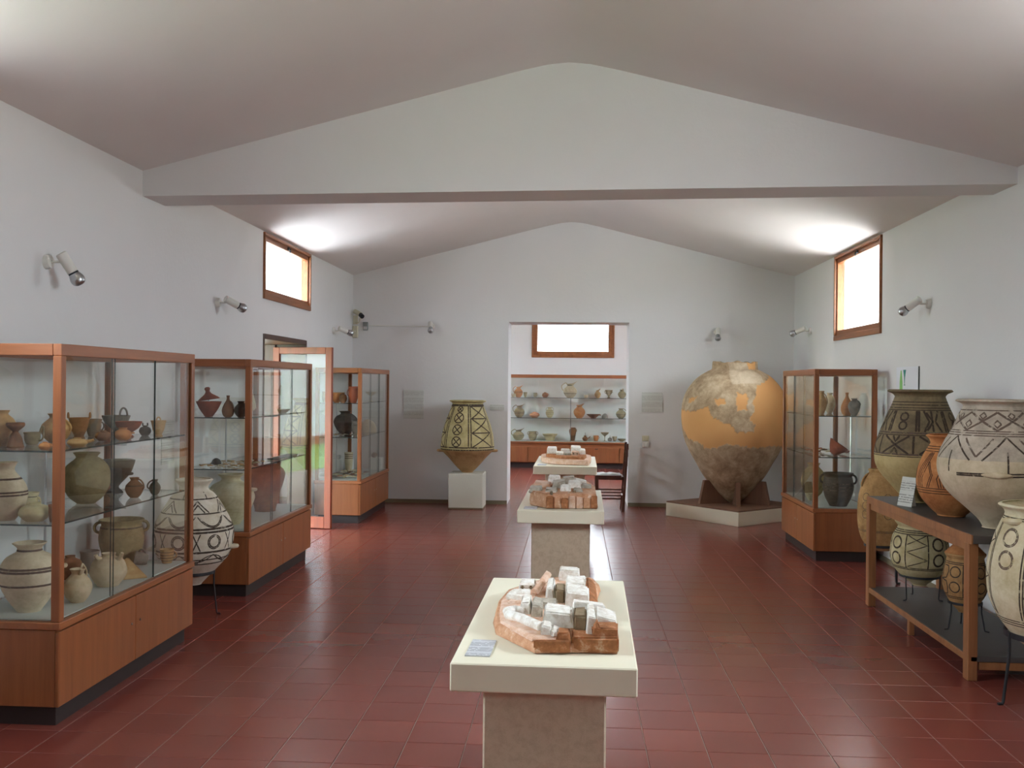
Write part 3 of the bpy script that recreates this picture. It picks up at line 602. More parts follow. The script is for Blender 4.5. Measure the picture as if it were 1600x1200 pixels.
def add_handles(root, surf, h, w, specs, mat):
    rt = max(0.0045, 0.035 * w)
    for s in specs:
        k = s[0]
        if k == 'v':                            # upright loop handle: angle, low, high, reach
            _, a, z0, z1, o = s; A = Vector(surf.pt(a, z0 * h)); B = Vector(surf.pt(a, z1 * h)); d = Vector((math.cos(math.radians(a)), math.sin(math.radians(a)), 0))
            pts = [A - d * rt] + [A.lerp(B, t) + d * o * w * math.sin(PI * t) ** 0.7 for t in (0.12, 0.3, 0.5, 0.7, 0.88)] + [B - d * rt]
        elif k == 'hi':                         # loop rising above the rim: angle, low, reach, rise
            _, a, z0, o, up = s; d = Vector((math.cos(math.radians(a)), math.sin(math.radians(a)), 0)); A = Vector(surf.pt(a, z0 * h)); B = Vector(surf.pt(a, 0.985 * h))
            pts = [A - d * rt, A + d * o * w * 0.7 + Vector((0, 0, 0.1 * h)), A + d * o * w + Vector((0, 0, (1 - z0) * h * 0.7)), B + d * o * w * 0.75 + Vector((0, 0, up * h)), B + d * o * w * 0.25 + Vector((0, 0, up * h * 0.95)), B - d * rt * 0.5]
        elif k == 'rh':                         # upright ring on the rim: angle, size
            _, a, o = s; B = Vector(surf.pt(a, 0.985 * h)); tg = Vector((-math.sin(math.radians(a)), math.cos(math.radians(a)), 0))
            pts = [B + tg * o * w * 0.5 * math.cos(t) + Vector((0, 0, o * w * math.sin(t))) for t in np.linspace(0, PI, 9)]
        elif k == 'bk':                         # basket handle over the mouth: rise
            r = surf.R(0.9 * h); pts = [(r * math.cos(t), 0, 0.9 * h + s[1] * h * math.sin(t)) for t in np.linspace(0, PI, 11)]
        elif k == 'lug':
            _, a, z0 = s; A = Vector(surf.pt(a, z0 * h)); d = Vector((math.cos(math.radians(a)), math.sin(math.radians(a)), 0)); tg = Vector((-d.y, d.x, 0)); q = max(0.012, 0.09 * w)
            pts = [A - tg * q - d * rt, A - tg * q * 0.6 + d * q * 0.7, A + d * q, A + tg * q * 0.6 + d * q * 0.7, A + tg * q - d * rt]
        elif k == 'sp':                         # spout: angle, height, length, rise
            _, a, z0, ln, up = s; A = Vector(surf.pt(a, z0 * h)); d = Vector((math.cos(math.radians(a)), math.sin(math.radians(a)), 0))
            MB().tube([A - d * 0.01, A + d * ln * w * 0.5 + Vector((0, 0, up * h * 0.35)), A + d * ln * w + Vector((0, 0, up * h))], [rt * 2.2, rt * 1.7, rt * 1.4], 10).obj('spout', mat, root, True); continue
        pts = [Vector(p) for p in pts]; sm = []
        for i in range(len(pts) - 1):
            p0, p1, p2, p3 = pts[max(i - 1, 0)], pts[i], pts[i + 1], pts[min(i + 2, len(pts) - 1)]
            for t in (0, 1 / 3, 2 / 3): sm.append(0.5 * (2 * p1 + (p2 - p0) * t + (2 * p0 - 5 * p1 + 4 * p2 - p3) * t * t + (3 * p1 - p0 - 3 * p2 + p3) * t ** 3))
        sm.append(pts[-1]); MB().tube(sm, rt if k != 'lug' else rt * 1.1, 7).obj('lug' if k == 'lug' else 'handle', mat, root, True)
def face_cam(x, y): return math.atan2(-y, -x)
KIND = dict(
    jug=[(0, 0), (.42, 0), (.5, .02), (.8, .18), (1, .42), (.9, .62), (.58, .78), (.42, .86), (.46, .94), (.56, 1)],
    jar=[(0, 0), (.35, 0), (.42, .02), (.75, .16), (1, .45), (.85, .72), (.5, .87), (.44, .92), (.56, 1)],
    bowl=[(0, 0), (.3, 0), (.34, .05), (.68, .45), (.93, .85), (1, 1)],
    fbowl=[(0, 0), (.4, 0), (.36, .07), (.2, .17), (.28, .28), (.74, .58), (.95, .88), (1, 1)],
    cup=[(0, 0), (.58, 0), (.66, .05), (.82, .3), (.9, .6), (.9, .82), (1, 1)],
    beaker=[(0, 0), (.55, 0), (.46, .12), (.72, .42), (.84, .7), (1, 1)],
    goblet=[(0, 0), (.5, 0), (.45, .04), (.12, .09), (.1, .5), (.2, .6), (.78, .84), (1, 1)],
    plate=[(0, 0), (.35, 0), (.4, .1), (.85, .75), (1, 1)],
    basin=[(0, 0), (.52, 0), (.58, .06), (.68, .5), (.88, .8), (1, 1)],
    bottle=[(0, 0), (.5, 0), (.85, .1), (1, .32), (.7, .58), (.34, .76), (.22, .88), (.3, 1)],
    squat=[(0, 0), (.5, 0), (.62, .04), (.95, .3), (1, .5), (.8, .78), (.4, .9), (.4, 1)],
    dome=[(0, 0), (.9, 0), (1, .08), (.96, .35), (.75, .72), (.4, .94), (.25, 1)],
    amphora=[(0, 0), (.36, 0), (.42, .02), (.74, .22), (.98, .46), (1, .6), (.78, .78), (.44, .87), (.4, .93), (.56, 1)],
    pot=[(0, 0), (.5, 0), (.58, .03), (.86, .3), (.98, .6), (.9, .84), (.86, .9), (.98, 1)],
    tall=[(0, 0), (.5, 0), (.52, .03), (.7, .35), (.95, .7), (.9, .85), (.72, .93), (.8, 1)],
    stem=[(0, 0), (.95, 0), (.9, .04), (.7, .35), (.5, .52), (.32, .62), (.4, .68), (.85, .82), (1, .9), (.96, 1)],
)
def pot(kind, label, x, y, z, w, h, clay, handles=(), bands=(), paint=None, rot=0.0, group=None, beak=0.0, tilt=0.0, name=None, cat=None, dent=0.012, seg=40, lidded=False):
    P = [(r * w / 2, zz * h) for r, zz in KIND[kind]]
    nm = name or {'bowl': 'pottery_bowl', 'fbowl': 'pottery_bowl', 'cup': 'pottery_cup', 'beaker': 'pottery_beaker', 'goblet': 'pottery_goblet', 'plate': 'pottery_dish', 'basin': 'pottery_basin', 'jar': 'pottery_jar', 'amphora': 'pottery_amphora', 'jug': 'pottery_jug'}.get(kind, 'pottery_vessel')
    ct = cat or {'pottery_bowl': 'bowl', 'pottery_cup': 'cup', 'pottery_beaker': 'beaker', 'pottery_goblet': 'goblet', 'pottery_dish': 'dish', 'pottery_basin': 'basin', 'pottery_jar': 'jar', 'pottery_amphora': 'amphora', 'pottery_jug': 'jug'}.get(nm, 'pot')
    b, sf = body_mesh(P, seg, max(0.003, 0.035 * w), not lidded, beak * w, 0.8, 0 if bands else dent, hash(label) % 1000 if False else len(label) * 13 + int(x * 100))
    rz = face_cam(x, y) + math.radians(rot)
    if not handles and not bands:
        o = b.obj(nm, M[clay], None, True, (x, y, z)); o.rotation_euler = (math.radians(tilt), 0, rz); return tag(o, label, ct, group)
    root = thing(nm, label, ct, (x, y, z), rz, group); root.rotation_euler = (math.radians(tilt), 0, rz)
    b.obj('body', M[clay], root, True); add_handles(root, sf, h, w, handles, M[clay])
    if bands: decorate(root, sf, [([ring(f * h) for f in bands], max(0.004, 0.03 * h), M[paint or 'slip'])], 'painted_band')
    return root

G1 = 'vessels on the top shelf of the nearest left case'; s1 = 1.271
pot('jar', 'ochre round jar at the left picture edge on the top shelf of the nearest case', -2.805, 4.64, s1, 0.14, 0.175, 'ochre', group=G1)
pot('stem', 'reddish bell shaped stand with dish top, top shelf of the nearest case', -2.70, 4.585, s1, 0.085, 0.118, 'brown', group=G1)
pot('cup', 'greenish dipper cup with tall curled handle, top shelf of the nearest case', -2.73, 4.785, s1, 0.085, 0.062, 'olive', [('hi', 60, .3, .28, .45)], group=G1, tilt=0)
pot('squat', 'tiny orange askos lying by the front corner post of the nearest case', -2.476, 4.45, s1, 0.058, 0.036, 'orange', [('sp', 60, .5, .3, .3)], group=G1)
pot('jug', 'round ochre jug half hidden by the corner post, top shelf of the nearest case', -2.725, 5.003, s1, 0.149, 0.149, 'ochre', [('v', 60, .4, .85, .16)], group=G1)
pot('beaker', 'brown beaker with two loops above its rim, top shelf of the nearest case', -2.785, 5.36, s1, 0.115, 0.115, 'brown', [('rh', 80, .26), ('rh', -80, .26)], group=G1)
pot('squat', 'flat ochre dish with short spout by the front glass, top shelf, nearest case', -2.45, 4.70, s1, 0.095, 0.042, 'ochre', [('sp', 80, .55, .3, .2)], group=G1)
pot('cup', 'plain grey cup behind the flat ochre dish, top shelf of the nearest case', -2.80, 5.56, s1, 0.091, 0.10, 'grey_clay', [('v', 110, .3, .85, .2)], group=G1)
pot('fbowl', 'wide grey bowl with one loop on its rim, top shelf of the nearest case', -2.765, 5.765, s1, 0.165, 0.115, 'grey_clay', [('rh', 30, .3)], group=G1)
pot('fbowl', 'red brown flaring footed bowl, top shelf of the nearest case', -2.595, 5.565, s1, 0.155, 0.088, 'red', group=G1)
pot('jar', 'small orange brown pot beside the sliding glass edge, top shelf of the nearest case', -2.45, 5.19, s1, 0.091, 0.070, 'orange', [('lug', 90, .6)], group=G1)
pot('squat', 'squat dark brown pot next to the small orange pot, top shelf of the nearest case', -2.545, 5.16, s1, 0.083, 0.056, 'brown', group=G1)
pot('squat', 'little dark jar with two lugs, top shelf of the nearest case', -2.555, 5.70, s1, 0.068, 0.060, 'dark', [('rh', 90, .2), ('rh', -90, .2)], group=G1)
pot('beaker', 'tan tall beaker at the far end of the top shelf of the nearest case', -2.46, 5.67, s1, 0.09, 0.092, 'ochre', [('rh', 0, .25)], group=G1)
G2 = 'vessels on the middle shelf of the nearest left case'; s2 = 0.929
pot('jug', 'pale banded jug at the left picture edge, middle shelf of the nearest case', -2.70, 4.50, s2, 0.20, 0.275, 'pale', [('v', 180, .5, .95, .15)], (.45, .5, .72), 'slip2', group=G2)
pot('squat', 'mottled yellow askos with a small cup behind it, middle shelf of the nearest case', -2.545, 4.49, s2, 0.14, 0.088, 'yellow', [('sp', 90, .6, .25, .25)], group=G2)
pot('cup', 'yellowish dark striped cup behind the mottled askos, middle shelf of the nearest case', -2.75, 4.80, s2, 0.092, 0.098, 'yellow', [('v', 60, .3, .8, .2)], (.2, .8), group=G2)
pot('cup', 'narrow brown cup hidden behind the corner post, middle shelf of the nearest case', -2.445, 4.47, s2, 0.045, 0.082, 'brown', group=G2)
pot('jar', 'large dark olive broken jar propped up, middle shelf of the nearest case', -2.645, 5.175, s2, 0.25, 0.275, 'olive', [('v', 120, .5, .9, .12)], group=G2)
pot('fbowl', 'dark wide rimmed footed bowl behind the large olive jar, middle shelf of the nearest case', -2.72, 5.665, s2, 0.225, 0.195, 'dark', [('lug', 60, .6)], group=G2)
pot('jug', 'small glossy brown jug with a loop handle, middle shelf of the nearest case', -2.51, 5.465, s2, 0.10, 0.114, 'brown', [('v', 60, .4, .95, .2)], (.6,), group=G2)
pot('jug', 'small dark jug at the far end of the middle shelf of the nearest case', -2.452, 5.61, s2, 0.065, 0.09, 'dark', [('v', -90, .4, .95, .25)], group=G2)
G3 = 'vessels on the floor deck of the nearest left case'; s3 = 0.491
pot('amphora', 'large pale jar with brown bands in the front corner of the nearest case', -2.60, 4.545, s3, 0.275, 0.325, 'pale', [('lug', 100, .62), ('lug', -100, .62)], (.42, .62, .66, .9), 'slip2', group=G3)
pot('pot', 'big olive brown two handled pot at the far end of the nearest case', -2.71, 5.735, s3, 0.265, 0.272, 'olive', [('v', 90, .72, .96, .1), ('v', -90, .72, .96, .1)], (.84,), 'slip3', group=G3)
pot('squat', 'round reddish brown jar at the back of the nearest case', -2.79, 5.285, s3, 0.135, 0.13, 'brown', group=G3)
pot('cup', 'dark grey cup at the back of the nearest case', -2.775, 5.475, s3, 0.11, 0.125, 'grey_clay', group=G3)
pot('squat', 'pale round pot with a horned spout in the middle of the nearest case', -2.50, 5.14, s3, 0.19, 0.175, 'pale', [('sp', 50, .82, .12, .22), ('sp', -60, .85, .1, .15)], group=G3)
pot('bowl', 'tiny pale bowl in front of the horned round pot', -2.605, 4.995, s3, 0.088, 0.052, 'pale', group=G3)
pot('jug', 'small pale jug with twin spouts near the front of the nearest case', -2.465, 4.745, s3, 0.137, 0.165, 'pale', [('hi', 150, .5, .1, .1), ('sp', 20, .85, .12, .18)], group=G3)
pot('cup', 'dark ring shaped cup lying on its side, floor of the nearest case', -2.515, 5.665, s3 + 0.045, 0.088, 0.075, 'grey_clay', [('v', 90, .3, .8, .2)], group=G3, tilt=78)
pot('cup', 'little striped cup at the far front corner of the nearest case', -2.462, 5.815, s3, 0.088, 0.085, 'ochre', [('v', 90, .3, .8, .2)], (.2, .4, .6, .8), 'slip2', group=G3)

G4 = 'vessels in the second left case'; q1 = 1.331
rb = thing('lidded_bowl', 'red brown bowl with its knobbed lid raised above it, second case', 'bowl', (-2.755, 7.245, q1), face_cam(-2.755, 7.245), G4)
b, sf_ = body_mesh([(r * .094, z * .115) for r, z in KIND['bowl']], 40, .005); b.obj('body', M['red'], rb, True)
MB().tube([(0, 0, 0.01), (0, 0, 0.137)], 0.006, 8).obj('lid_prop', M['steel'], rb)
b = MB(); b.lathe(dense([(0, 0), (.074, -0.004), (.076, .004), (.05, .024), (.026, .042), (.016, .062), (.021, .078), (.015, .09), (0, .094)]), 36); b.obj('lid', M['red'], rb, True, (0, 0, .132)).rotation_euler = (math.radians(9), 0, 0)
pot('bottle', 'slender brown bottle vase beside the red bowl, second case', -2.59, 7.20, q1, 0.09, 0.162, 'brown', [('v', 60, .4, .75, .12)], group=G4)
pot('jug', 'black round jug by the corner post, top shelf of the second case', -2.495, 7.21, q1, 0.10, 0.12, 'dark', [('v', 60, .4, .9, .16)], group=G4)
pot('bowl', 'broken pale bowl tipped forward, top shelf of the second case', -2.53, 7.62, q1 + 0.045, 0.15, 0.10, 'pale', [('lug', 0, .8)], group=G4, tilt=42, dent=0.05)
pot('plate', 'flat pale green dish, top shelf of the second case', -2.50, 8.30, q1, 0.12, 0.032, 'olive', group=G4)
pot('amphora', 'tall cream amphora with broken shoulder on the floor of the second case', -2.66, 7.475, s3, 0.36, 0.385, 'cream', [('lug', 70, .7), ('lug', -70, .7)], group=G4, dent=0.015)
pot('tall', 'tall dark brown storage jar on the floor of the second case', -2.64, 8.27, s3, 0.34, 0.415, 'brown', group=G4, dent=0.01, name='pottery_jar', cat='jar')
G5 = 'vessels in the far left corner case'; t1 = 1.366; t2 = 0.976
pot('cup', 'pale ochre cup at the back left of the top shelf of the corner case', -2.835, 11.045, t1, 0.08, 0.125, 'ochre', group=G5)
pot('bowl', 'orange bowl on the top shelf of the corner case', -2.735, 11.16, t1, 0.19, 0.115, 'orange', group=G5)
pot('pot', 'dark red tall pot at the front of the top shelf of the corner case', -2.52, 11.075, t1, 0.115, 0.188, 'red', [('v', -90, .4, .85, .15)], group=G5)
pot('squat', 'brown squat pot between the orange bowl and the red pot in the corner case', -2.637, 11.06, t1, 0.09, 0.112, 'brown', group=G5)
pot('goblet', 'pale goblet near the sliding glass, top shelf of the corner case', -2.52, 12.05, t1, 0.14, 0.118, 'pale', group=G5)
pot('amphora', 'blackened round jar with a short neck, middle shelf of the corner case', -2.745, 11.63, t2, 0.275, 0.278, 'dark', [('v', 90, .6, .9, .08)], group=G5)
pot('pot', 'speckled dark beaker in front of the blackened jar, corner case', -2.565, 11.375, t2, 0.082, 0.178, 'grey_clay', [('lug', 0, .7)], group=G5)
pot('dome', 'large pale broken vessel part on the middle shelf of the corner case', -2.58, 12.15, t2, 0.22, 0.16, 'pale', [('lug', 0, .5)], group=G5, dent=0.06)
pot('cup', 'cream striped tall cup on the floor of the corner case', -2.80, 12.08, s3, 0.11, 0.235, 'cream', (), (.7, .8, .9), 'slip2', group=G5)
for xx, yy, ww, hh, lb in ((-2.845, 12.30, 0.10, 0.13, 'small white display cube at the back of the corner case'), (-2.525, 12.435, 0.15, 0.148, 'larger white display cube near the sliding glass of the corner case')):
    o = MB().box(-ww / 2, ww / 2, -ww / 2, ww / 2, 0, hh, 0.004).obj('display_cube', M['white'], None, loc=(xx, yy, s3)); tag(o, lb, 'display block', 'white cubes in the corner case')
pot('squat', 'little pot standing on the larger white cube in the corner case', -2.55, 12.42, s3 + 0.148, 0.07, 0.065, 'brown', [('v', 90, .4, .85, .15)], group=G5)
pot('cup', 'tiny cup standing on the small white cube in the corner case', -2.845, 12.30, s3 + 0.13, 0.06, 0.055, 'grey_clay', group=G5)
G6 = 'vessels in the right glass case'
pot('jug', 'ochre tall jug at the front left of the top shelf of the right case', 2.43, 9.80, 1.336, 0.10, 0.225, 'ochre', [('v', 90, .4, .9, .15)], group=G6)
pot('jar', 'pale jar behind the tall jug, top shelf of the right case', 2.58, 10.08, 1.336, 0.11, 0.205, 'pale', group=G6)
pot('bottle', 'orange cone shaped bottle, top shelf of the right case', 2.585, 9.47, 1.336, 0.115, 0.212, 'orange', group=G6)
pot('amphora', 'grey brown oval jar in front of the orange bottle, right case', 2.60, 9.285, 1.336, 0.108, 0.16, 'grey_clay', [('v', 90, .6, .92, .1)], group=G6)
pot('pot', 'big dark grey rough two handled pot on the floor of the right case', 2.475, 9.335, s3, 0.285, 0.305, 'dark', [('v', 90, .68, .96, .09), ('v', -90, .68, .96, .09)], (.5, .6, .7), 'slip3', group=G6, dent=0.02)
pot('jar', 'ochre grey round jar at the far end of the floor of the right case', 2.42, 10.06, s3, 0.24, 0.34, 'olive', group=G6)
pot('bowl', 'small pale bowl by the sliding glass on the floor of the right case', 2.31, 9.73, s3, 0.094, 0.07, 'cream', group=G6)
pot('bowl', 'large reddish shell shaped fragment among sherds in the right case', 2.42, 9.33, 0.956 + 0.02, 0.19, 0.11, 'red', [('lug', 0, .6)], group=G6, tilt=-35, dent=0.06, name='bowl_fragment', cat='fragment')

# back room vases, seen through the opening
F1 = 'vases on the top shelf of the long case'; F2 = 'vases on the middle shelf of the long case'; F3 = 'vases on the bottom deck of the long case'; FY = 18.96
u1, u2, u3 = 1.346, 0.958, 0.512
rh = [('hi', 180, .45, .14, .05)]
pot('jug', 'brown beaked jug at the left end of the top shelf in the back room', -1.075, FY, u1, 0.17, 0.20, 'orange', rh, (.5,), group=F1, rot=70, beak=.25)
pot('cup', 'low pale cup tucked in front of the left beaked jug in the back room', -1.16, FY - 0.14, u1, 0.09, 0.07, 'pale', [('v', 0, .3, .8, .2)], group=F1)
pot('beaker', 'small flared beaker right of the left beaked jug, top shelf of the back room', -0.94, FY, u1, 0.08, 0.098, 'olive', group=F1)
pot('cup', 'small dark rimmed cup on the top shelf of the back room', -0.749, FY, u1, 0.08, 0.09, 'olive', [('v', 90, .3, .8, .2)], (.9,), group=F1)
pot('squat', 'squat brown teapot like vessel on the top shelf of the back room', -0.557, FY, u1, 0.12, 0.10, 'brown', [('v', 100, .4, .8, .15)], group=F1)
pot('jug', 'largest cream beaked jug in the middle of the top shelf of the back room', -0.074, FY, u1, 0.26, 0.27, 'pale', [('hi', 180, .5, .16, .06)], (.3, .86, .9), group=F1, rot=75, beak=.25)
pot('cup', 'low pale ring handled cup right of the largest jug, top shelf of the back room', 0.232, FY, u1, 0.085, 0.055, 'pale', [('hi', 90, .3, .35, .3)], group=F1)
pot('jug', 'tan jug with an upright spout on the top shelf of the back room', 0.457, FY, u1, 0.12, 0.15, 'ochre', [('v', -90, .4, .9, .15)], (.5,), group=F1, rot=40, beak=.35)
pot('fbowl', 'speckled footed goblet cup with a side handle, top shelf of the back room', 0.67, FY, u1, 0.145, 0.155, 'olive', [('v', -90, .55, .9, .15), ('lug', 90, .7)], (.6,), group=F1)
pot('jug', 'olive round jug at the right end of the top shelf, back room', 0.923, FY, u1, 0.155, 0.165, 'olive', [('hi', 0, .6, .1, .12)], (.5,), group=F1, rot=20)
pot('jug', 'dark banded beaked jug at the left end of the middle shelf in the back room', -1.055, FY, u2, 0.20, 0.225, 'olive', rh, (.35, .45, .8), group=F2, rot=75, beak=.25)
pot('squat', 'low orange and black bowl like askos on the middle shelf of the back room', -0.757, FY, u2, 0.19, 0.105, 'orange', [('lug', 0, .6)], (.3, .7), group=F2)
pot('jug', 'banded jug with twin loops at its neck, middle shelf of the back room', -0.466, FY, u2, 0.155, 0.20, 'yellow', [('v', 90, .68, .98, .12), ('v', -90, .68, .98, .12)], (.35, .5, .65), group=F2)
pot('jug', 'warm orange round jug right of the shelf rod, middle shelf of the back room', 0.107, FY, u2, 0.225, 0.25, 'orange', [('v', -90, .6, .97, .1)], (.86,), group=F2, rot=60, beak=.18)
pot('plate', 'wide shallow brown dish on the middle shelf of the back room', 0.376, FY, u2, 0.27, 0.075, 'brown', [('lug', 90, .8)], group=F2)
pot('dome', 'grey dome shaped vessel on the middle shelf of the back room', 0.601, FY, u2, 0.13, 0.088, 'grey_clay', (), (.3, .5), group=F2)
pot('jug', 'grey green jug with a square handle at the right end of the middle shelf', 0.905, FY, u2, 0.19, 0.19, 'olive', [('v', 90, .5, .98, .16)], (.4,), group=F2)
pot('jug', 'olive beaked jug at the left end of the bottom deck in the back room', -1.067, FY, u3, 0.22, 0.20, 'olive', rh, (.5,), group=F3, rot=75, beak=.25)
pot('pot', 'dark banded two handled pot on the bottom deck of the back room', -0.791, FY, u3, 0.17, 0.175, 'olive', [('v', 90, .6, .97, .12), ('v', -90, .6, .97, .12)], (.3, .75), group=F3)
pot('basin', 'wide pale footed basin on the bottom deck of the back room', -0.458, FY, u3, 0.30, 0.128, 'yellow', [('lug', 40, .7)], group=F3)
pot('tall', 'tall vase with ochre top and dark foot below the shelf rod', -0.017, FY, u3, 0.145, 0.255, 'brown', [('v', 90, .7, .95, .1)], (.1, .2, .3, .38), group=F3)
pot('jug', 'small kettle with a high basket handle and side spout, back room', 0.222, FY, u3, 0.105, 0.105, 'brown', [('bk', .65), ('sp', 80, .45, .45, .45)], group=F3)
pot('cup', 'small reddish cup on the bottom deck of the back room', 0.432, FY, u3, 0.105, 0.108, 'orange', [('v', 90, .4, .85, .15)], group=F3, dent=0.03)
pot('goblet', 'tall stemmed goblet with a wide flat bowl, back room', 0.601, FY, u3, 0.165, 0.172, 'olive', group=F3)
pot('squat', 'small round grey cup with a loop right of the stemmed goblet', 0.70, FY, u3, 0.085, 0.075, 'grey_clay', [('hi', 0, .5, .1, .4)], group=F3)
pot('beaker', 'small dark flared beaker near the right end of the bottom deck', 0.79, FY, u3, 0.10, 0.095, 'olive', (), (.8,), group=F3)
pot('plate', 'shallow olive plate at the right end of the bottom deck in the back room', 0.925, FY, u3, 0.165, 0.05, 'olive', [('lug', 90, .8)], group=F3)

# ------------------------------------------------------------------ sherds
def sherd_mesh(seed, size, curve=0.5):
    rnd = random.Random(seed); n = rnd.choice((5, 6, 7)); b = MB(); R = size / max(curve, 0.1)
    ang = sorted(rnd.uniform(0, 2 * PI) for _ in range(n)); ang = [k * 2 * PI / n + rnd.uniform(-0.3, 0.3) for k in range(n)]
    pts = [(size * rnd.uniform(0.6, 1.0) * math.cos(a), size * 0.8 * rnd.uniform(0.6, 1.0) * math.sin(a)) for a in ang]
    f = lambda x, y, o: (x, y, R - x * x / (2 * R) - R + o + size * size / (2 * R))
    bt = [f(x, y, 0) for x, y in pts]; tp = [f(x * 0.96, y * 0.96, 0.007) for x, y in pts]
    b.hull(bt, tp); return b
ORD = ('first', 'second', 'third', 'fourth', 'fifth', 'sixth', 'seventh', 'eighth', 'ninth', 'tenth', 'eleventh', 'twelfth')
TONE = dict(pale='pale', olive='olive', cream='cream', ochre='ochre', grey_clay='grey', brown='brown', dark='blackish', red='red')
def sherds(n, x0, x1, y0, y1, z, size, clays, where, wallside, group, seed):
    """rows counted from the viewer, places counted from the wall"""
    rnd = random.Random(seed); nx = max(1, round(math.sqrt(n * (x1 - x0) / (y1 - y0)))); ny = math.ceil(n / nx)
    for k in range(n):
        c = rnd.choice(clays)
        o = sherd_mesh(seed * 50 + k, size * rnd.uniform(0.7, 1.1), rnd.uniform(0.3, 0.9)).obj('pottery_sherd', M[c], None, 40)
        i, j = k % nx, k // nx
        o.location = (x0 + (i + 0.5 + rnd.uniform(-.18, .18)) * (x1 - x0) / nx, y0 + (j + 0.5 + rnd.uniform(-.18, .18)) * (y1 - y0) / ny, z)
        o.rotation_euler = (rnd.uniform(-.12, .08), rnd.uniform(-.1, .1), rnd.uniform(0, 6.28)); pl_ = i if wallside < 0 else nx - 1 - i
        tag(o, f'{TONE[c]} sherd, {where}, {ORD[j]} row, {ORD[pl_]} from the wall', 'sherd', group)
sherds(30, -2.84, -2.45, 7.18, 7.75, 0.953, 0.034, ('pale', 'olive', 'cream', 'ochre'), 'second case middle shelf', -1, 'sherds on the middle shelf of the second case', 11)
pot('dome', 'dark lump shaped pot fragment among the sherds of the second case', -2.715, 7.30, 0.968, 0.075, 0.045, 'dark', group=G4, dent=0.08, name='pot_fragment', cat='fragment')
sl = MB().box(-0.05, 0.05, -0.28, 0.28, 0, 0.012, 0.003).obj('slate_strip', M['grey'], None, loc=(-2.50, 8.30, 0.947)); tag(sl, 'long dark flat strip lying on the middle shelf of the second case', 'strip')
sherds(34, -2.84, -2.47, 11.05, 11.95, 0.500, 0.055, ('pale', 'olive', 'cream', 'grey_clay', 'brown'), 'corner case floor', -1, 'sherds on the floor of the corner case', 12)
sherds(10, -2.80, -2.50, 11.08, 11.42, 0.985, 0.035, ('dark', 'olive', 'grey_clay'), 'corner case middle shelf', -1, 'sherds on the middle shelf of the corner case', 13)
sherds(16, 2.27, 2.68, 9.55, 10.2, 0.966, 0.055, ('brown', 'olive', 'red', 'pale'), 'right case middle shelf', 1, 'sherds on the middle shelf of the right case', 14)
sg = MB(); sg.hull([(-.06, -.05, 0), (.08, -.05, 0), (.06, .08, 0), (-.05, .07, 0)], [(-.05, .0, .10), (-.02, .01, .115), (-.02, .03, .11), (-.05, .04, .09)])
sr = thing('striped_sherd', 'leaning triangular sherd with brown stripes in the nearest case', 'sherd', (-2.47, 5.36, s3), 0.6); bmesh.ops.bevel(sg.b, geom=sg.b.edges[:], offset=0.006, segments=2, affect='EDGES'); sg.obj('body', M['ochre'], sr, 50)

# ------------------------------------------------------------------ large painted jars
def bigjar(name, label, x, y, z, prof, clay, sets=None, handles=(), seg=112, cat='jar', t=0.010):
    root = thing(name, label, cat, (x, y, z), face_cam(x, y)); b, sf = body_mesh(prof, seg, t, True, 0, .8, 0.0, 0); h = prof[-1][1]
    b.obj('body', M[clay], root, True); add_handles(root, sf, h, 2 * max(p[0] for p in prof) * 0.7, handles, M[clay])
    if sets: decorate(root, sf, sets(sf))
    return root, sf
def tripod(label, x, y, z0, zr, rr, foot_r, a0=0.0, thick=0.006, band=0.012):
    root = thing('iron_tripod', label, 'tripod', (x, y, z0), face_cam(x, y) + math.radians(a0), 'black iron tripods under jars'); H = zr - z0
    MB().lathe([(rr, H - band), (rr + 0.007, H - band), (rr + 0.007, H + band), (rr, H + band)], 48, closed=True).obj('ring', M['black'], root, 40)
    for k in range(3):
        a = math.radians(60 + 120 * k); c, s = math.cos(a), math.sin(a)
        MB().tube([(c * (rr + 0.006), s * (rr + 0.006), H + band * 0.8), (c * (rr + 0.006), s * (rr + 0.006), H * 0.7), (c * foot_r, s * foot_r, 0.018), (c * (foot_r + 0.004), s * (foot_r + 0.004), 0.007), (c * (foot_r + 0.028), s * (foot_r + 0.028), 0.006)], thick, 8).obj('leg', M['black'], root, True)
    return root
# jar on a tripod between the two nearest left cases
def d1(S_):
    A = [ring(z) for z in (.596, .503, .20, .168)]; B = [ring(z) for z in (.385, .405, .252)]; C_ = []; D_ = []
    for k in range(6):
        a = k * 60 + 8; C_ += [line(a - 20, .51, a, .585), line(a, .585, a + 20, .51), line(a - 12, .51, a, .56), line(a, .56, a + 12, .51)]
        D_ += [line(a + 25, .60, a + 25, .64)]
    for k in range(7):
        a = k * 51.4 + 30; D_ += [swag(a - 24, a + 24, .485, .07), swag(a - 20, a + 20, .478, .055)]
        C_ += [circ(S_, a, .32, .046), circ(S_, a, .32, .036), line(a + 20, .375, a + 31, .262), line(a + 31, .375, a + 20, .262)]
        D_ += [swag(a - 25, a + 25, .175, -.055), swag(a - 51, a, .235, .05)]
    return [(A, .008, M['slip']), (B, .013, M['slip']), (C_, .008, M['slip']), (D_, .007, M['slip'])]
J1P = [(0, 0), (.052, 0), (.06, .008), (.125, .076), (.177, .129), (.235, .199), (.263, .287), (.262, .39), (.212, .503), (.141, .614), (.10, .648), (.097, .675), (.124, .713), (.119, .722)]
bigjar('storage_jar', 'round cream jar painted with dark bands and rings between the two nearest left cases', -2.60, 6.58, 0.205, J1P, 'chalk', d1, [('lug', 78, .36), ('lug', -78, .36)])
tripod('black iron tripod under the round cream jar on the left', -2.60, 6.58, 0.0, 0.292, 0.138, 0.165, 10)
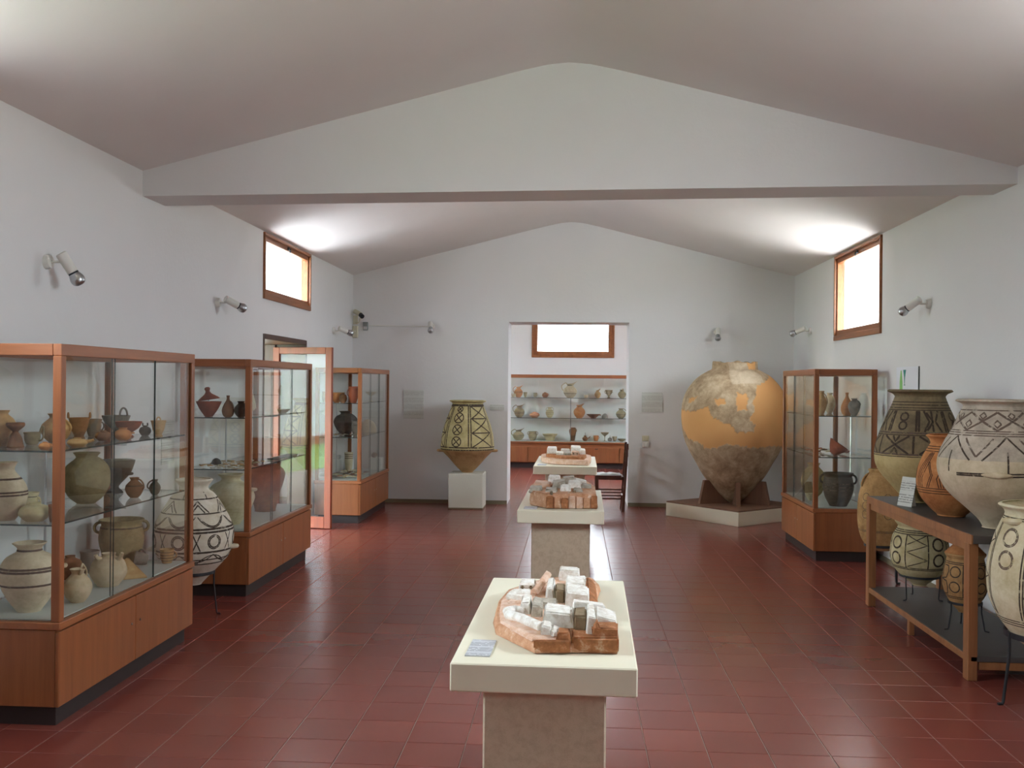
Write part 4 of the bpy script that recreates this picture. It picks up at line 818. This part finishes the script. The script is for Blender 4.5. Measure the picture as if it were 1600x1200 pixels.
# jar on the white box by the opening
J2P = [(0, 0), (.07, 0), (.075, .01), (.113, .045), (.173, .11), (.251, .20), (.335, .285), (.346, .33), (.343, .375), (.325, .51), (.286, .65), (.234, .785), (.201, .876), (.198, .89), (.212, .905), (.236, .917), (.238, .923), (.228, .93)]
def d2(S_):
    A = [ring(z) for z in (.862, .875, .305, .335)]; V = []; C_ = []; X_ = []
    for k in range(6):
        a = k * 60 + 2; V += [line(a, .34, a, .86), line(a + 6, .34, a + 6, .86)]
        m = a + 33
        if k % 2 == 0:
            for z0, z1 in ((.34, .52), (.52, .70), (.70, .855)): X_ += [line(a + 8, z0, a + 58, z1), line(a + 58, z0, a + 8, z1), line(a + 8, z1, a + 58, z1)]
        else:
            for z in (.41, .56, .71, .82): 
                r = .062 if z < .8 else .035; C_ += [circ(S_, m, z, r)]; q = math.degrees(r * .7 / S_.R(z)); C_ += [line(m - q, z - r * .7, m + q, z + r * .7), line(m - q, z + r * .7, m + q, z - r * .7)]
    return [(A, .014, M['slip']), (V, .014, M['slip']), (C_, .013, M['slip']), (X_, .014, M['slip'])]
jr, sf = bigjar('storage_jar', 'tall yellow jar painted with crossed circles on the white box by the opening', -1.370, 12.615, 0.4535, J2P, 'yellowbrown', d2, [('lug', 85, .305), ('lug', -85, .305)])
bx = thing('plinth', 'small rough white box under the tall yellow jar', 'plinth', (-1.366, 12.615, 0), 0)
boxo('block', M['box'], bx, -0.222, 0.222, -0.222, 0.222, 0, 0.452, 0.008); boxo('dirty_foot', M['skirt'], bx, -0.224, 0.224, -0.224, 0.224, 0, 0.022, 0.003)
# jars on the wooden stand
A_P = [(0, 0), (.085, 0), (.09, .01), (.12, .04), (.19, .12), (.25, .19), (.282, .25), (.291, .305), (.29, .36), (.273, .43), (.246, .505), (.214, .586), (.182, .66), (.163, .712), (.162, .722), (.176, .738), (.206, .752), (.208, .758), (.202, .765)]
def dA(S_):
    A = [ring(z) for z in (.645, .66, .68, .70, .475, .33)]; T = [ring(z) for z in (.49, .345)]; V = []; C_ = []; X_ = []; K_ = []
    for k in range(8):
        a = k * 45 - 5; V += [line(a, .50, a, .64), line(a + 4, .50, a + 4, .64)]
        if k % 2: C_ += [circ(S_, a + 24, .60, .026), circ(S_, a + 24, .54, .026)]
        else: X_ += [[(a + 12, .50), (a + 20, .57), (a + 12, .64)], [(a + 16, .51), (a + 26, .57), (a + 16, .63)], [(a + 38, .50), (a + 30, .57), (a + 38, .64)], line(a + 25, .50, a + 25, .64)]
    for k in range(7):
        a = k * 51.4; X_ += [line(a, .35, a + 38, .47), line(a + 38, .35, a, .47)]; K_ += [line(a + 44, .35, a + 44, .47), [(a + 14, .35), (a + 19, .39), (a + 24, .35)], [(a + 14, .47), (a + 19, .43), (a + 24, .47)]]
    return [(A, .006, M['slip']), (T, .012, M['slip3']), (V, .014, M['slip']), (C_, .012, M['slip']), (X_, .013, M['slip']), (K_, .014, M['slip'])]
bigjar('storage_jar', 'dark patterned yellow jar with a flared rim at the far end of the wooden stand', 2.42, 7.03, 0.802, [(r * 1.025, z * 1.025) for r, z in A_P], 'olivegold', dA)
B_P = [(0, 0), (.075, 0), (.085, .01), (.124, .045), (.174, .105), (.199, .16), (.207, .22), (.199, .29), (.17, .37), (.128, .445), (.125, .46), (.135, .482), (.151, .497), (.151, .501), (.145, .505)]
def dB(S_):
    A = [ring(z) for z in (.42, .435, .405, .15, .165, .18)]; V = []
    for k in range(8):
        a = k * 45 - 20
        for q in range(4): V.append([(a + q * 4, .185), (a - 4 + q * 5, .24), (a + 4 + q * 5, .31), (a + 18 + q * 3, .40)])
        for q in range(2): V.append([(a + 22 + q * 4, .185), (a + 30 + q * 3, .26), (a + 20 + q * 3, .34)])
    return [(A, .005, M['slip2']), (V, .006, M['slip2'])]
bigjar('storage_jar', 'smaller orange jar with dark fanned stripes in the middle of the wooden stand', 2.365, 6.295, 0.802, B_P, 'orange', dB)
C_P = [(0, 0), (.072, 0), (.075, .01), (.10, .05), (.164, .111), (.233, .172), (.279, .226), (.31, .294), (.319, .355), (.31, .417), (.279, .493), (.245, .554), (.206, .646), (.183, .69), (.181, .70), (.192, .712), (.220, .724), (.222, .729), (.214, .735)]
def dC(S_):
    A = [ring(z) for z in (.56, .548, .535, .675)]; X_ = []; V = []; F_ = []
    for k in range(9):
        a = k * 40; X_ += [line(a, .565, a + 40, .665), line(a + 40, .565, a, .665)]
        F_ += [circ(S_, a + 20, .645, .018, 4), circ(S_, a, .60, .02, 4)]
    for k in range(6):
        a = k * 60 + 10; V += [line(a, .53, a - 24, .40), line(a, .53, a + 24, .40), line(a, .45, a, .33)]; F_ += [line(a - 14, .52, a - 30, .42), line(a + 14, .52, a + 30, .42)]
    V += [line(-40, .325, 30, .335), line(-40, .315, -12, .318), line(14, .318, 34, .322)]
    return [(A, .006, M['slip3']), (X_, .011, M['slip3']), (V, .009, M['slip']), (F_, .010, M['slip3'])]
jc, sfc = bigjar('storage_jar', 'large pale jar with faded net pattern and eye shaped lug on the wooden stand', 2.425, 5.78, 0.802, C_P, 'palegrey', dC)
bl = MB(); P0 = [sfc.pt(a, .325 + 0.0 * a, .004) for a in (-14, -9, -3, 3, 9, 14)]; bl.tube(P0, [.004, .013, .018, .018, .013, .004], 10); bl.obj('eye_lug', M['pale'], jc, True)
# stand
st = thing('wooden_stand', 'low two tier wooden stand with dark grey boards carrying jars on the right', 'stand', (2.165, 5.5, 0))
SD, SL = 0.56, 1.88
boxo('top_board', M['standtop'], st, 0.012, SD, -0.02, SL, 0.752, 0.80, 0.003); boxo('front_edge', M['standwood'], st, 0.0, 0.012, -0.02, SL, 0.75, 0.80, 0.002)
boxo('apron', M['standwood'], st, 0.008, 0.034, 0.07, SL - 0.06, 0.705, 0.75, 0.003)
boxo('lower_board', M['standtop'], st, 0.012, SD, 0.0, SL - 0.01, 0.105, 0.135, 0.003); boxo('lower_edge', M['standwood'], st, 0.0, 0.012, 0.05, SL - 0.05, 0.10, 0.136, 0.002)
boxo('end_rail', M['standwood'], st, 0.06, SD - 0.05, 0.005, 0.025, 0.06, 0.104, 0.003)
for yy in (0.0, SL - 0.07):
    for xx in (0.0, SD - 0.055): boxo('leg', M['standwood'], st, xx - 0.004, xx + 0.05, yy, yy + 0.068, 0, 0.752, 0.004)
for xx in (0.01, SD - 0.05): boxo('middle_leg', M['standwood'], st, xx, xx + 0.035, SL * 0.52, SL * 0.52 + 0.04, 0, 0.105, 0.003)
# under the stand
E_P = [(0, 0), (.042, 0), (.05, .01), (.12, .065), (.16, .11), (.189, .175), (.192, .245), (.177, .335), (.143, .40), (.145, .415), (.162, .438), (.157, .448)]
def dE(S_):
    A = [ring(z) for z in (.13, .14, .365, .378, .39)]; V = []; C_ = []; X_ = []
    for k in range(4):
        a = k * 90 - 28; V += [line(a, .14, a, .365), line(a + 45, .14, a + 45, .365)]
        X_ += [[(a + 3, .36), (a + 43, .30), (a + 3, .25), (a + 43, .20), (a + 3, .15)], line(a + 3, .30, a + 43, .365)]
        C_ += [circ(S_, a + 67, .305, .042), circ(S_, a + 67, .305, .036), circ(S_, a + 67, .20, .042), circ(S_, a + 67, .20, .036)]
    return [(A, .006, M['slip']), (V, .008, M['slip']), (C_, .006, M['slip']), (X_, .006, M['slip'])]
bigjar('painted_jar', 'wide yellow jar painted with rings and zigzags on the lower tier of the stand', 2.40, 6.95, 0.235, E_P, 'yellow', dE)
tripod('small iron tripod under the wide yellow jar on the lower tier', 2.40, 6.95, 0.136, 0.302, 0.126, 0.125, 20, 0.0045, 0.007)
F_P = [(0, 0), (.035, 0), (.04, .008), (.078, .05), (.115, .115), (.131, .175), (.122, .25), (.106, .32), (.105, .332), (.117, .352), (.112, .36)]
def dF(S_):
    A = [ring(z) for z in (.095, .105, .30, .31)]; V = []; C_ = []
    for k in range(5):
        a = k * 72 - 5; V += [line(a, .105, a, .30), line(a + 3, .105, a + 3, .30)]
        C_ += [circ(S_, a - 22, .255, .031), circ(S_, a - 22, .165, .031), [(a + 3, .29), (a + 26, .285), (a + 30, .255), (a + 24, .215), (a + 3, .205)], [(a + 3, .205), (a + 26, .195), (a + 30, .16), (a + 24, .12), (a + 3, .112)]]
    return [(A, .005, M['slip']), (V, .006, M['slip']), (C_, .007, M['slip'])]
jf, sff = bigjar('painted_jar', 'small orange jar painted with paired circles under the near end of the stand', 2.385, 6.12, 0.24, F_P, 'ochre', dF)
b = MB(); b.lathe(dense([(0, 0), (.106, 0), (.108, .006), (.06, .055), (.035, .075), (.03, .085), (0, .088)]), 40); b.obj('lid', M['orange'], jf, True, (0, 0, .36))
tripod('small iron tripod under the small orange jar on the lower tier', 2.385, 6.12, 0.136, 0.30, 0.092, 0.115, 10, 0.0045, 0.007)
# near right floor jar
G_P = [(0, 0), (.055, 0), (.07, .01), (.15, .065), (.222, .15), (.252, .20), (.285, .285), (.294, .385), (.29, .455), (.269, .555), (.239, .64), (.214, .695), (.210, .712), (.220, .732), (.240, .748), (.240, .753), (.232, .757)]
def dG(S_):
    A = [ring(z) for z in (.165, .178, .19, .685, .695)]; V = []; C_ = []; X_ = []
    for k in range(4):
        a = k * 90 - 52; V += [line(a + 24, .20, a + 28, .67), line(a + 27, .20, a + 31, .67), line(a + 74, .20, a + 72, .67), line(a + 77, .20, a + 75, .67)]
        X_ += [[(a + 34, .67), (a + 72, .58), (a + 30, .50), (a + 72, .39), (a + 28, .32), (a + 72, .215)]]
        C_ += [circ(S_, a + 8, .60, .045), circ(S_, a + 8, .60, .038), circ(S_, a + 8, .49, .045), circ(S_, a + 8, .49, .038)]
    return [(A, .005, M['slip']), (V, .007, M['slip']), (C_, .006, M['slip3']), (X_, .008, M['slip'])]
bigjar('storage_jar', 'cream yellow jar with zigzags and rings standing on the floor at the right picture edge', 2.42, 5.13, 0.255, G_P, 'cream', dG, [('lug', -48, .90), ('lug', 132, .90)])
tripod('black iron tripod under the jar at the right picture edge', 2.42, 5.13, 0.0, 0.355, 0.205, 0.24, -118, 0.008, 0.014)
# amphora behind the stand
D_P = [(0, 0), (.065, 0), (.09, .01), (.14, .08), (.168, .17), (.178, .28), (.175, .38), (.165, .46), (.134, .56), (.10, .62), (.09, .635), (.097, .655), (.092, .66)]
def dD(S_):
    return [([ring(.16), ring(.17)] + [circ(S_, a, z, .03) for a in range(-40, 320, 60) for z in (.30, .37, .44)], .005, M['slip3'])]
bigjar('storage_jar', 'plain tan tall jar on the floor beyond the wooden stand', 2.505, 8.17, 0.275, D_P, 'ochre', dD, [('v', -70, .78, .95, .08), ('v', 110, .78, .95, .08)])
tripod('black iron tripod under the tan jar beyond the stand', 2.505, 8.17, 0.0, 0.315, 0.118, 0.13, 40, 0.011, 0.010)
cd = thing('label_card', 'white printed card leaning on the wooden stand', 'label', (2.235, 6.77, 0.80), math.radians(-62))
o = MB().box(-0.062, 0.062, -0.003, 0.003, 0, 0.20).obj('sheet', M['paper'], cd); o.rotation_euler = (math.radians(-14), 0, 0)
o = MB().hull([(-0.03, 0.0, 0), (0.03, 0.0, 0), (0.03, 0.075, 0), (-0.03, 0.075, 0)], [(-0.03, 0.035, 0.15), (0.03, 0.035, 0.15), (0.03, 0.041, 0.15), (-0.03, 0.041, 0.15)]).obj('easel_back', M['white'], cd)

# ------------------------------------------------------------------ giant storage jar in the corner
PX, PY, PZ = 1.952, 12.08, 0.182
P_P = [(0, 0), (.05, 0), (.06, .008), (.137, .06), (.254, .18), (.371, .335), (.459, .49), (.547, .645), (.607, .80), (.632, .955), (.635, 1.11), (.611, 1.265), (.547, 1.40), (.443, 1.52), (.325, 1.597), (.278, 1.62), (.270, 1.65), (.268, 1.70), (.262, 1.705)]
pl = thing('corner_plinth', 'low white corner plinth turned at an angle under the giant jar', 'plinth', (PX, PY, 0), math.atan2(0.885, -0.736))
e = 0.575
boxo('block', M['table'], pl, -e, e, -e, e, 0, 0.162, 0.004); boxo('top_board', M['suppwood'], pl, -e + 0.003, e - 0.003, -e + 0.003, e - 0.003, 0.162, 0.18, 0.003)
gj = thing('giant_storage_jar', 'giant restored storage jar with grey sherds set in orange fill', 'jar', (PX, PY, PZ), face_cam(PX, PY))
seg = 300; outp = dense(P_P, 14); sfP = Surf(outp)
def conv(poly):                                   # lateral offset and height on the visible face -> angle and height
    out = []
    for X, Y in poly:
        l = (X - 572) / 4 * 0.0078; z = 1.6 - (540 + Y / 4 - 603.3) * 0.0078 - PZ; out.append((math.asin(max(-0.999, min(0.999, l / sfP.R(z)))), z))
    return out
FILL = [conv(p) for p in ([(244, 400), (330, 410), (420, 375), (440, 430), (490, 465), (540, 480), (575, 500), (580, 525), (692, 525), (692, 480), (660, 440), (690, 400), (680, 350), (700, 250), (762, 215), (745, 165), (800, 190), (880, 280), (898, 380), (896, 540), (880, 590), (860, 620), (780, 610), (700, 622), (600, 606), (520, 600), (480, 622), (400, 632), (380, 600), (300, 580), (262, 520)],
    [(455, 330), (520, 328), (522, 360), (470, 368)], [(580, 292), (640, 300), (650, 392), (590, 396)], [(640, 104), (693, 104), (700, 150), (660, 150)], [(300, 330), (350, 320), (330, 350), (296, 360)])]
PALE = [conv(p) for p in ([(530, 108), (640, 112), (720, 180), (740, 235), (560, 240), (540, 170)],)]
def inside(px_, py_, poly):
    c = False; j = len(poly) - 1
    for i in range(len(poly)):
        xi, yi = poly[i]; xj, yj = poly[j]
        if (yi > py_) != (yj > py_) and px_ < (xj - xi) * (py_ - yi) / (yj - yi) + xi: c = not c
        j = i
    return c
h = outp[-1][1]; tt = 0.03
prP = list(outp) + [(outp[-1][0] - tt, h)] + [(max(r - tt, 0.0), z) for r, z in outp if z > 0.1 and r > 0.05][::-1] + [(0.0, 0.1)]
b = MB(); b.lathe(prP, seg); 
for v in b.b.verts:
    a = math.atan2(v.co.y, v.co.x); z = v.co.z; w1 = 0.012 * math.sin(a * 37 + z * 21) + 0.008 * math.sin(a * 83 - z * 47); aa, zz = a + w1, z + w1 * 0.6
    if abs(a) < 1.45: f = any(inside(aa, zz, p) for p in FILL); q = any(inside(aa, zz, p) for p in PALE)
    else: f = 0.62 < zz + 0.12 * math.sin(2 * a) < 1.15; q = False
    v.co.x *= 1.0 if f else 1.004; v.co.y *= 1.0 if f else 1.004
    if z > 1.66: v.co.z += 0.012 * math.sin(a * 5 + 1) + 0.006 * math.sin(a * 13)
    v.tag = bool(f)
b.b.verts.index_update(); FL = [1.0 if v.tag else 0.0 for v in b.b.verts]
PLs = [1.0 if abs(math.atan2(v.co.y, v.co.x)) < 1.45 and any(inside(math.atan2(v.co.y, v.co.x), v.co.z, p) for p in PALE) else 0.0 for v in b.b.verts]
k = N('giant_jar_clay'); at = k.n('Attribute', attribute_name='fill'); at2 = k.n('Attribute', attribute_name='pale'); v = k.coord('Object')
n1 = k.noise(v, 5.5, 6, 0.62, 0.5); n2 = k.noise(v, 26, 5, 0.65); n3 = k.noise(v, 2.2, 3)
grey = k.ramp(k.math('ADD', k.math('MULTIPLY', n1, 0.7), k.math('MULTIPLY', n2, 0.3)), [(0.34, lin(132, 108, 82)), (0.48, lin(172, 148, 118)), (0.6, lin(194, 172, 142)), (0.74, lin(214, 198, 170))])
grey = k.mix(k.math('MULTIPLY', at2.outputs['Fac'], k.math('MULTIPLY', n1, 0.8)), grey, lin(212, 196, 172))
orn = k.mix(n3, lin(218, 168, 112), lin(204, 148, 92))
k.bsdf(k.mix(at.outputs['Fac'], grey, orn), 0.85, bump=k.math('MULTIPLY', n2, k.math('SUBTRACT', 1.0, at.outputs['Fac'])), bs=0.35, bd=0.008, spec=0.2)
gb = b.obj('body', k.m, gj, True)
for nm, vals in (('fill', FL), ('pale', PLs)):
    atr = gb.data.attributes.new(nm, 'FLOAT', 'POINT'); atr.data.foreach_set('value', vals)
for kx, (a, lb) in enumerate(((-62, 'left'), (8, 'front'), (68, 'right'), (180, 'rear'))):
    ang = face_cam(PX, PY) + math.radians(a)
    fin = MB(); zz = [0.0, 0.05, 0.12, 0.2, 0.28]; ins = [sfP.R(q) + 0.006 for q in (0.002, 0.05, 0.12, 0.2, 0.28)]
    poly = [(0.46 if lb != 'front' else 0.40, 0.0), (0.40 if lb != 'front' else 0.38, 0.28)] + [(r, q) for r, q in zip(ins[::-1], zz[::-1]) if r < 0.38]
    fin.prism(poly, 'y', -0.026, 0.026); o = fin.obj('jar_support', M['suppwood'], None, loc=(PX, PY, 0.18)); o.rotation_euler = (0, 0, ang)
    tag(o, f'brown wooden fin wedged under the {lb} side of the giant jar', 'support', 'wooden fins under the giant jar')

# ------------------------------------------------------------------ chair in the opening
ch = thing('wooden_chair', 'dark brown wooden chair turned sideways in the opening to the back room', 'chair', (0.46, 12.62, 0), math.radians(90))
# local +y is the front of the seat (turned to face left); back posts at -y
for xx in (-0.18, 0.18):
    MB().hull([(xx - .018, -.19, 0), (xx + .018, -.19, 0), (xx + .018, -.15, 0), (xx - .018, -.15, 0)], [(xx - .014, -.235, .86), (xx + .014, -.235, .86), (xx + .014, -.205, .86), (xx - .014, -.205, .86)]).obj('back_post', M['chairwood'], ch)
    boxo('leg', M['chairwood'], ch, xx - .018, xx + .018, .14, .176, 0, .44, .003)
    for z in (.16, .24): MB().tube([(xx, -.17, z), (xx, .15, z)], .009, 8).obj('stretcher', M['chairwood'], ch)
    boxo('seat_rail', M['chairwood'], ch, xx - .012, xx + .012, -.16, .15, .40, .44, .003)
for yy in (-.165, .158):
    boxo('seat_rail', M['chairwood'], ch, -.17, .17, yy - .012, yy + .012, .40, .44, .003); MB().tube([(-.17, yy, .20), (.17, yy, .20)], .009, 8).obj('stretcher', M['chairwood'], ch)
boxo('seat', M['chairwood'], ch, -.195, .195, -.15, .19, .44, .458, .006)
for z in (.60, .72, .81): boxo('back_slat', M['chairwood'], ch, -.17, .17, -.225 - (z - .6) * .06, -.207 - (z - .6) * .06, z - .028, z + .028, .004)
mg = thing('magazine', 'white open magazine lying on the chair seat', 'magazine', (0.44, 12.62, 0.459), math.radians(8))
for s in (-1, 1):
    b = MB(); q = [(0, .004), (.04, .016), (.09, .012), (.13, .004)]
    b.prism([(s * a, c) for a, c in q] + [(s * .13, 0), (0, 0)], 'y', -.11, .11); b.obj('page_block', M['paper'], mg, 40)

# ------------------------------------------------------------------ wall lamps and fittings
def lamp(label, x, y, z, nx, ny, yawd, pitchd, side=0.0):
    """spot lamp on a wall whose outward normal is (nx, ny); head aims along yawd (0 = normal), pitched down"""
    r = thing('spot_lamp', label, 'lamp', (x, y, z), math.atan2(ny, nx), 'white wall spot lamps')
    MB().lathe([(0, 0), (.042, 0), (.042, .012), (.034, .03), (0, .032)], 24).obj('wall_mount', M['lamp'], r, 40).rotation_euler = (0, PI / 2, 0)
    MB().tube([(.028, 0, 0), (.075, 0, 0.0), (.105, 0, .012)], .008, 10).obj('arm', M['lamp'], r, True)
    hd = bpy.data.objects.new('lamp_head', None); COL.objects.link(hd); hd.parent = r; hd.location = (.105, 0, .018); hd.rotation_euler = (0, math.radians(pitchd), math.radians(yawd))
    MB().lathe([(0, -.035), (.026, -.035), (.031, -.03), (.031, .085), (.027, .088), (0, .088)], 24).obj('housing', M['lamp'], hd, 40).rotation_euler = (0, PI / 2, 0)
    MB().lathe([(.026, .086), (.029, .088), (.029, .096), (.026, .098)], 24, closed=True).obj('collar', M['black'], hd, 40).rotation_euler = (0, PI / 2, 0)
    MB().lathe(dense([(0, .088), (.024, .09), (.036, .115), (.040, .135), (.034, .155), (.018, .166), (0, .168)]), 24).obj('bulb', M['steel'], hd, True).rotation_euler = (0, PI / 2, 0)
    return r
lamp('white spot lamp high on the left wall above the nearest case', XL, 5.33, 2.262, 1, 0, 34, 58); lamp('white spot lamp high on the left wall just before the high window', XL, 7.96, 2.252, 1, 0, 45, 24)
lamp('white spot lamp high on the left wall beyond the doorway', XL, 11.89, 2.235, 1, 0, 40, 18)
lamp('white spot lamp high on the right wall nearer than the window', XR, 8.10, 2.28, -1, 0, -42, 34); lamp('white spot lamp high on the right wall beyond the window', XR, 12.05, 2.277, -1, 0, -30, 22)
lamp('white spot lamp on the gable wall above the tall yellow jar', -1.905, YE, 2.36, 0, -1, 10, 40); lamp('white spot lamp on the gable wall above the giant jar', 1.86, YE, 2.30, 0, -1, -8, 50)
cm = thing('security_camera', 'small cream security camera on a bracket in the far left corner', 'camera', (-2.93, YE, 2.50), 0)
boxo('wall_plate', M['creamplastic'], cm, -.035, .03, -.012, 0, -.12, .0, .003); MB().tube([(0, -.01, -.10), (.06, -.08, -.10), (.085, -.12, -.04)], .008, 8).obj('bracket', M['creamplastic'], cm, True)
MB().tube([(0.0, -.05, .05), (.10, -.16, .0)], .032, 14).obj('housing', M['creamplastic'], cm, 40); MB().tube([(.095, -.155, .0), (.13, -.19, -.03)], .030, 14).obj('lens', M['black'], cm, 40)
al = thing('alarm_sensor', 'cream upright motion sensor box in the far left corner', 'sensor', (-2.93, YE, 2.20)); boxo('case_body', M['creamplastic'], al, -.035, .035, -.05, 0, 0, .16, .008); MB().tube([(0, -.05, .085), (0, -.056, .085)], .008, 10).obj('indicator', M['white'], al)
jb = thing('junction_box', 'small grey junction box on the gable wall near the corner', 'box', (-2.795, YE, 2.30)); boxo('box_body', M['grey'], jb, -.032, .032, -.03, 0, 0, .112, .004); boxo('box_cover', M['steel'], jb, -.024, .024, -.034, -.03, .012, .05, .002)
tag(MB().tube([(-2.76, YE - .006, 2.366), (-2.3, YE - .006, 2.360), (-1.95, YE - .006, 2.358)], .006, 8).obj('wall_cable', M['lamp'], None, True), 'thin white cable running along the gable wall to a lamp', 'cable')
def panel(name, label, x0, x1, z0, z1, mat, cat='sign'):
    o = MB().box(-(x1 - x0) / 2, (x1 - x0) / 2, -.012, 0, -(z1 - z0) / 2, (z1 - z0) / 2, .001).obj(name, mat, None, loc=((x0 + x1) / 2, YE, (z0 + z1) / 2)); return tag(o, label, cat)
panel('wall_text_sign', 'tall grey text panel on the gable wall left of the yellow jar', -2.272, -2.001, 1.127, 1.509, M['panel']); panel('small_text_sign', 'small text label on the gable wall between the yellow jar and the opening', -1.11, -0.922, 1.25, 1.325, M['panel'])
panel('wall_text_sign', 'square grey text panel on the gable wall right of the opening', 0.893, 1.163, 1.249, 1.507, M['panel'])
sw = thing('light_switch', 'stacked beige and white light switches right of the opening', 'switch', (0.945, YE, 0.783)); boxo('lower_plate', M['white'], sw, -.045, .045, -.02, 0, 0, .075, .004); boxo('upper_plate', M['creamplastic'], sw, -.045, .045, -.014, 0, .082, .155, .004)
boxo('rocker', M['white'], sw, -.02, .02, -.026, -.02, .015, .06, .003); boxo('rocker', M['creamplastic'], sw, -.02, .02, -.02, -.014, .095, .142, .003)
ol = thing('wall_socket', 'small grey wall socket low on the gable wall behind the giant jar', 'socket', (2.36, YE, 0.37)); boxo('plate', M['white'], ol, -.04, .04, -.014, 0, 0, .08, .004); boxo('insert', M['grey'], ol, -.022, .022, -.017, -.014, .018, .062, .002)
# poster on the right wall
po = thing('wall_poster', 'white poster with a green bottle on the right wall behind the jars', 'poster', (XR, 8.60, 1.35), PI)
o = MB().box(0, .008, -.28, .28, 0, .43).obj('sheet', M['poster'], po); boxo('side_strip', M['grey'], po, .0, .010, .272, .28, 0, .43)
sil = lambda pts, nm, mt: MB().prism(pts, 'x', .008, .0095).obj(nm, mt, po)
sil([(-.19, .02), (-.12, .02), (-.115, .05), (-.12, .30), (-.135, .36), (-.145, .40), (-.165, .40), (-.175, .36), (-.19, .30), (-.195, .05)], 'bottle_picture', M['green'])
sil([(-.10, .405), (-.03, .405), (-.055, .34), (-.062, .28), (-.045, .27), (-.085, .27), (-.068, .28), (-.075, .34)], 'glass_picture', M['teal'])
lw_ = MB().box(-.006, 0, -.11, .11, -.16, .16).obj('wall_text_sign', M['panel'], None, loc=(XL + .007, 7.0, 1.15)); tag(lw_, 'pale sheet on the left wall standing in for a panel reflected in glass', 'sign')  # sheet added where a faint panel reflection shows
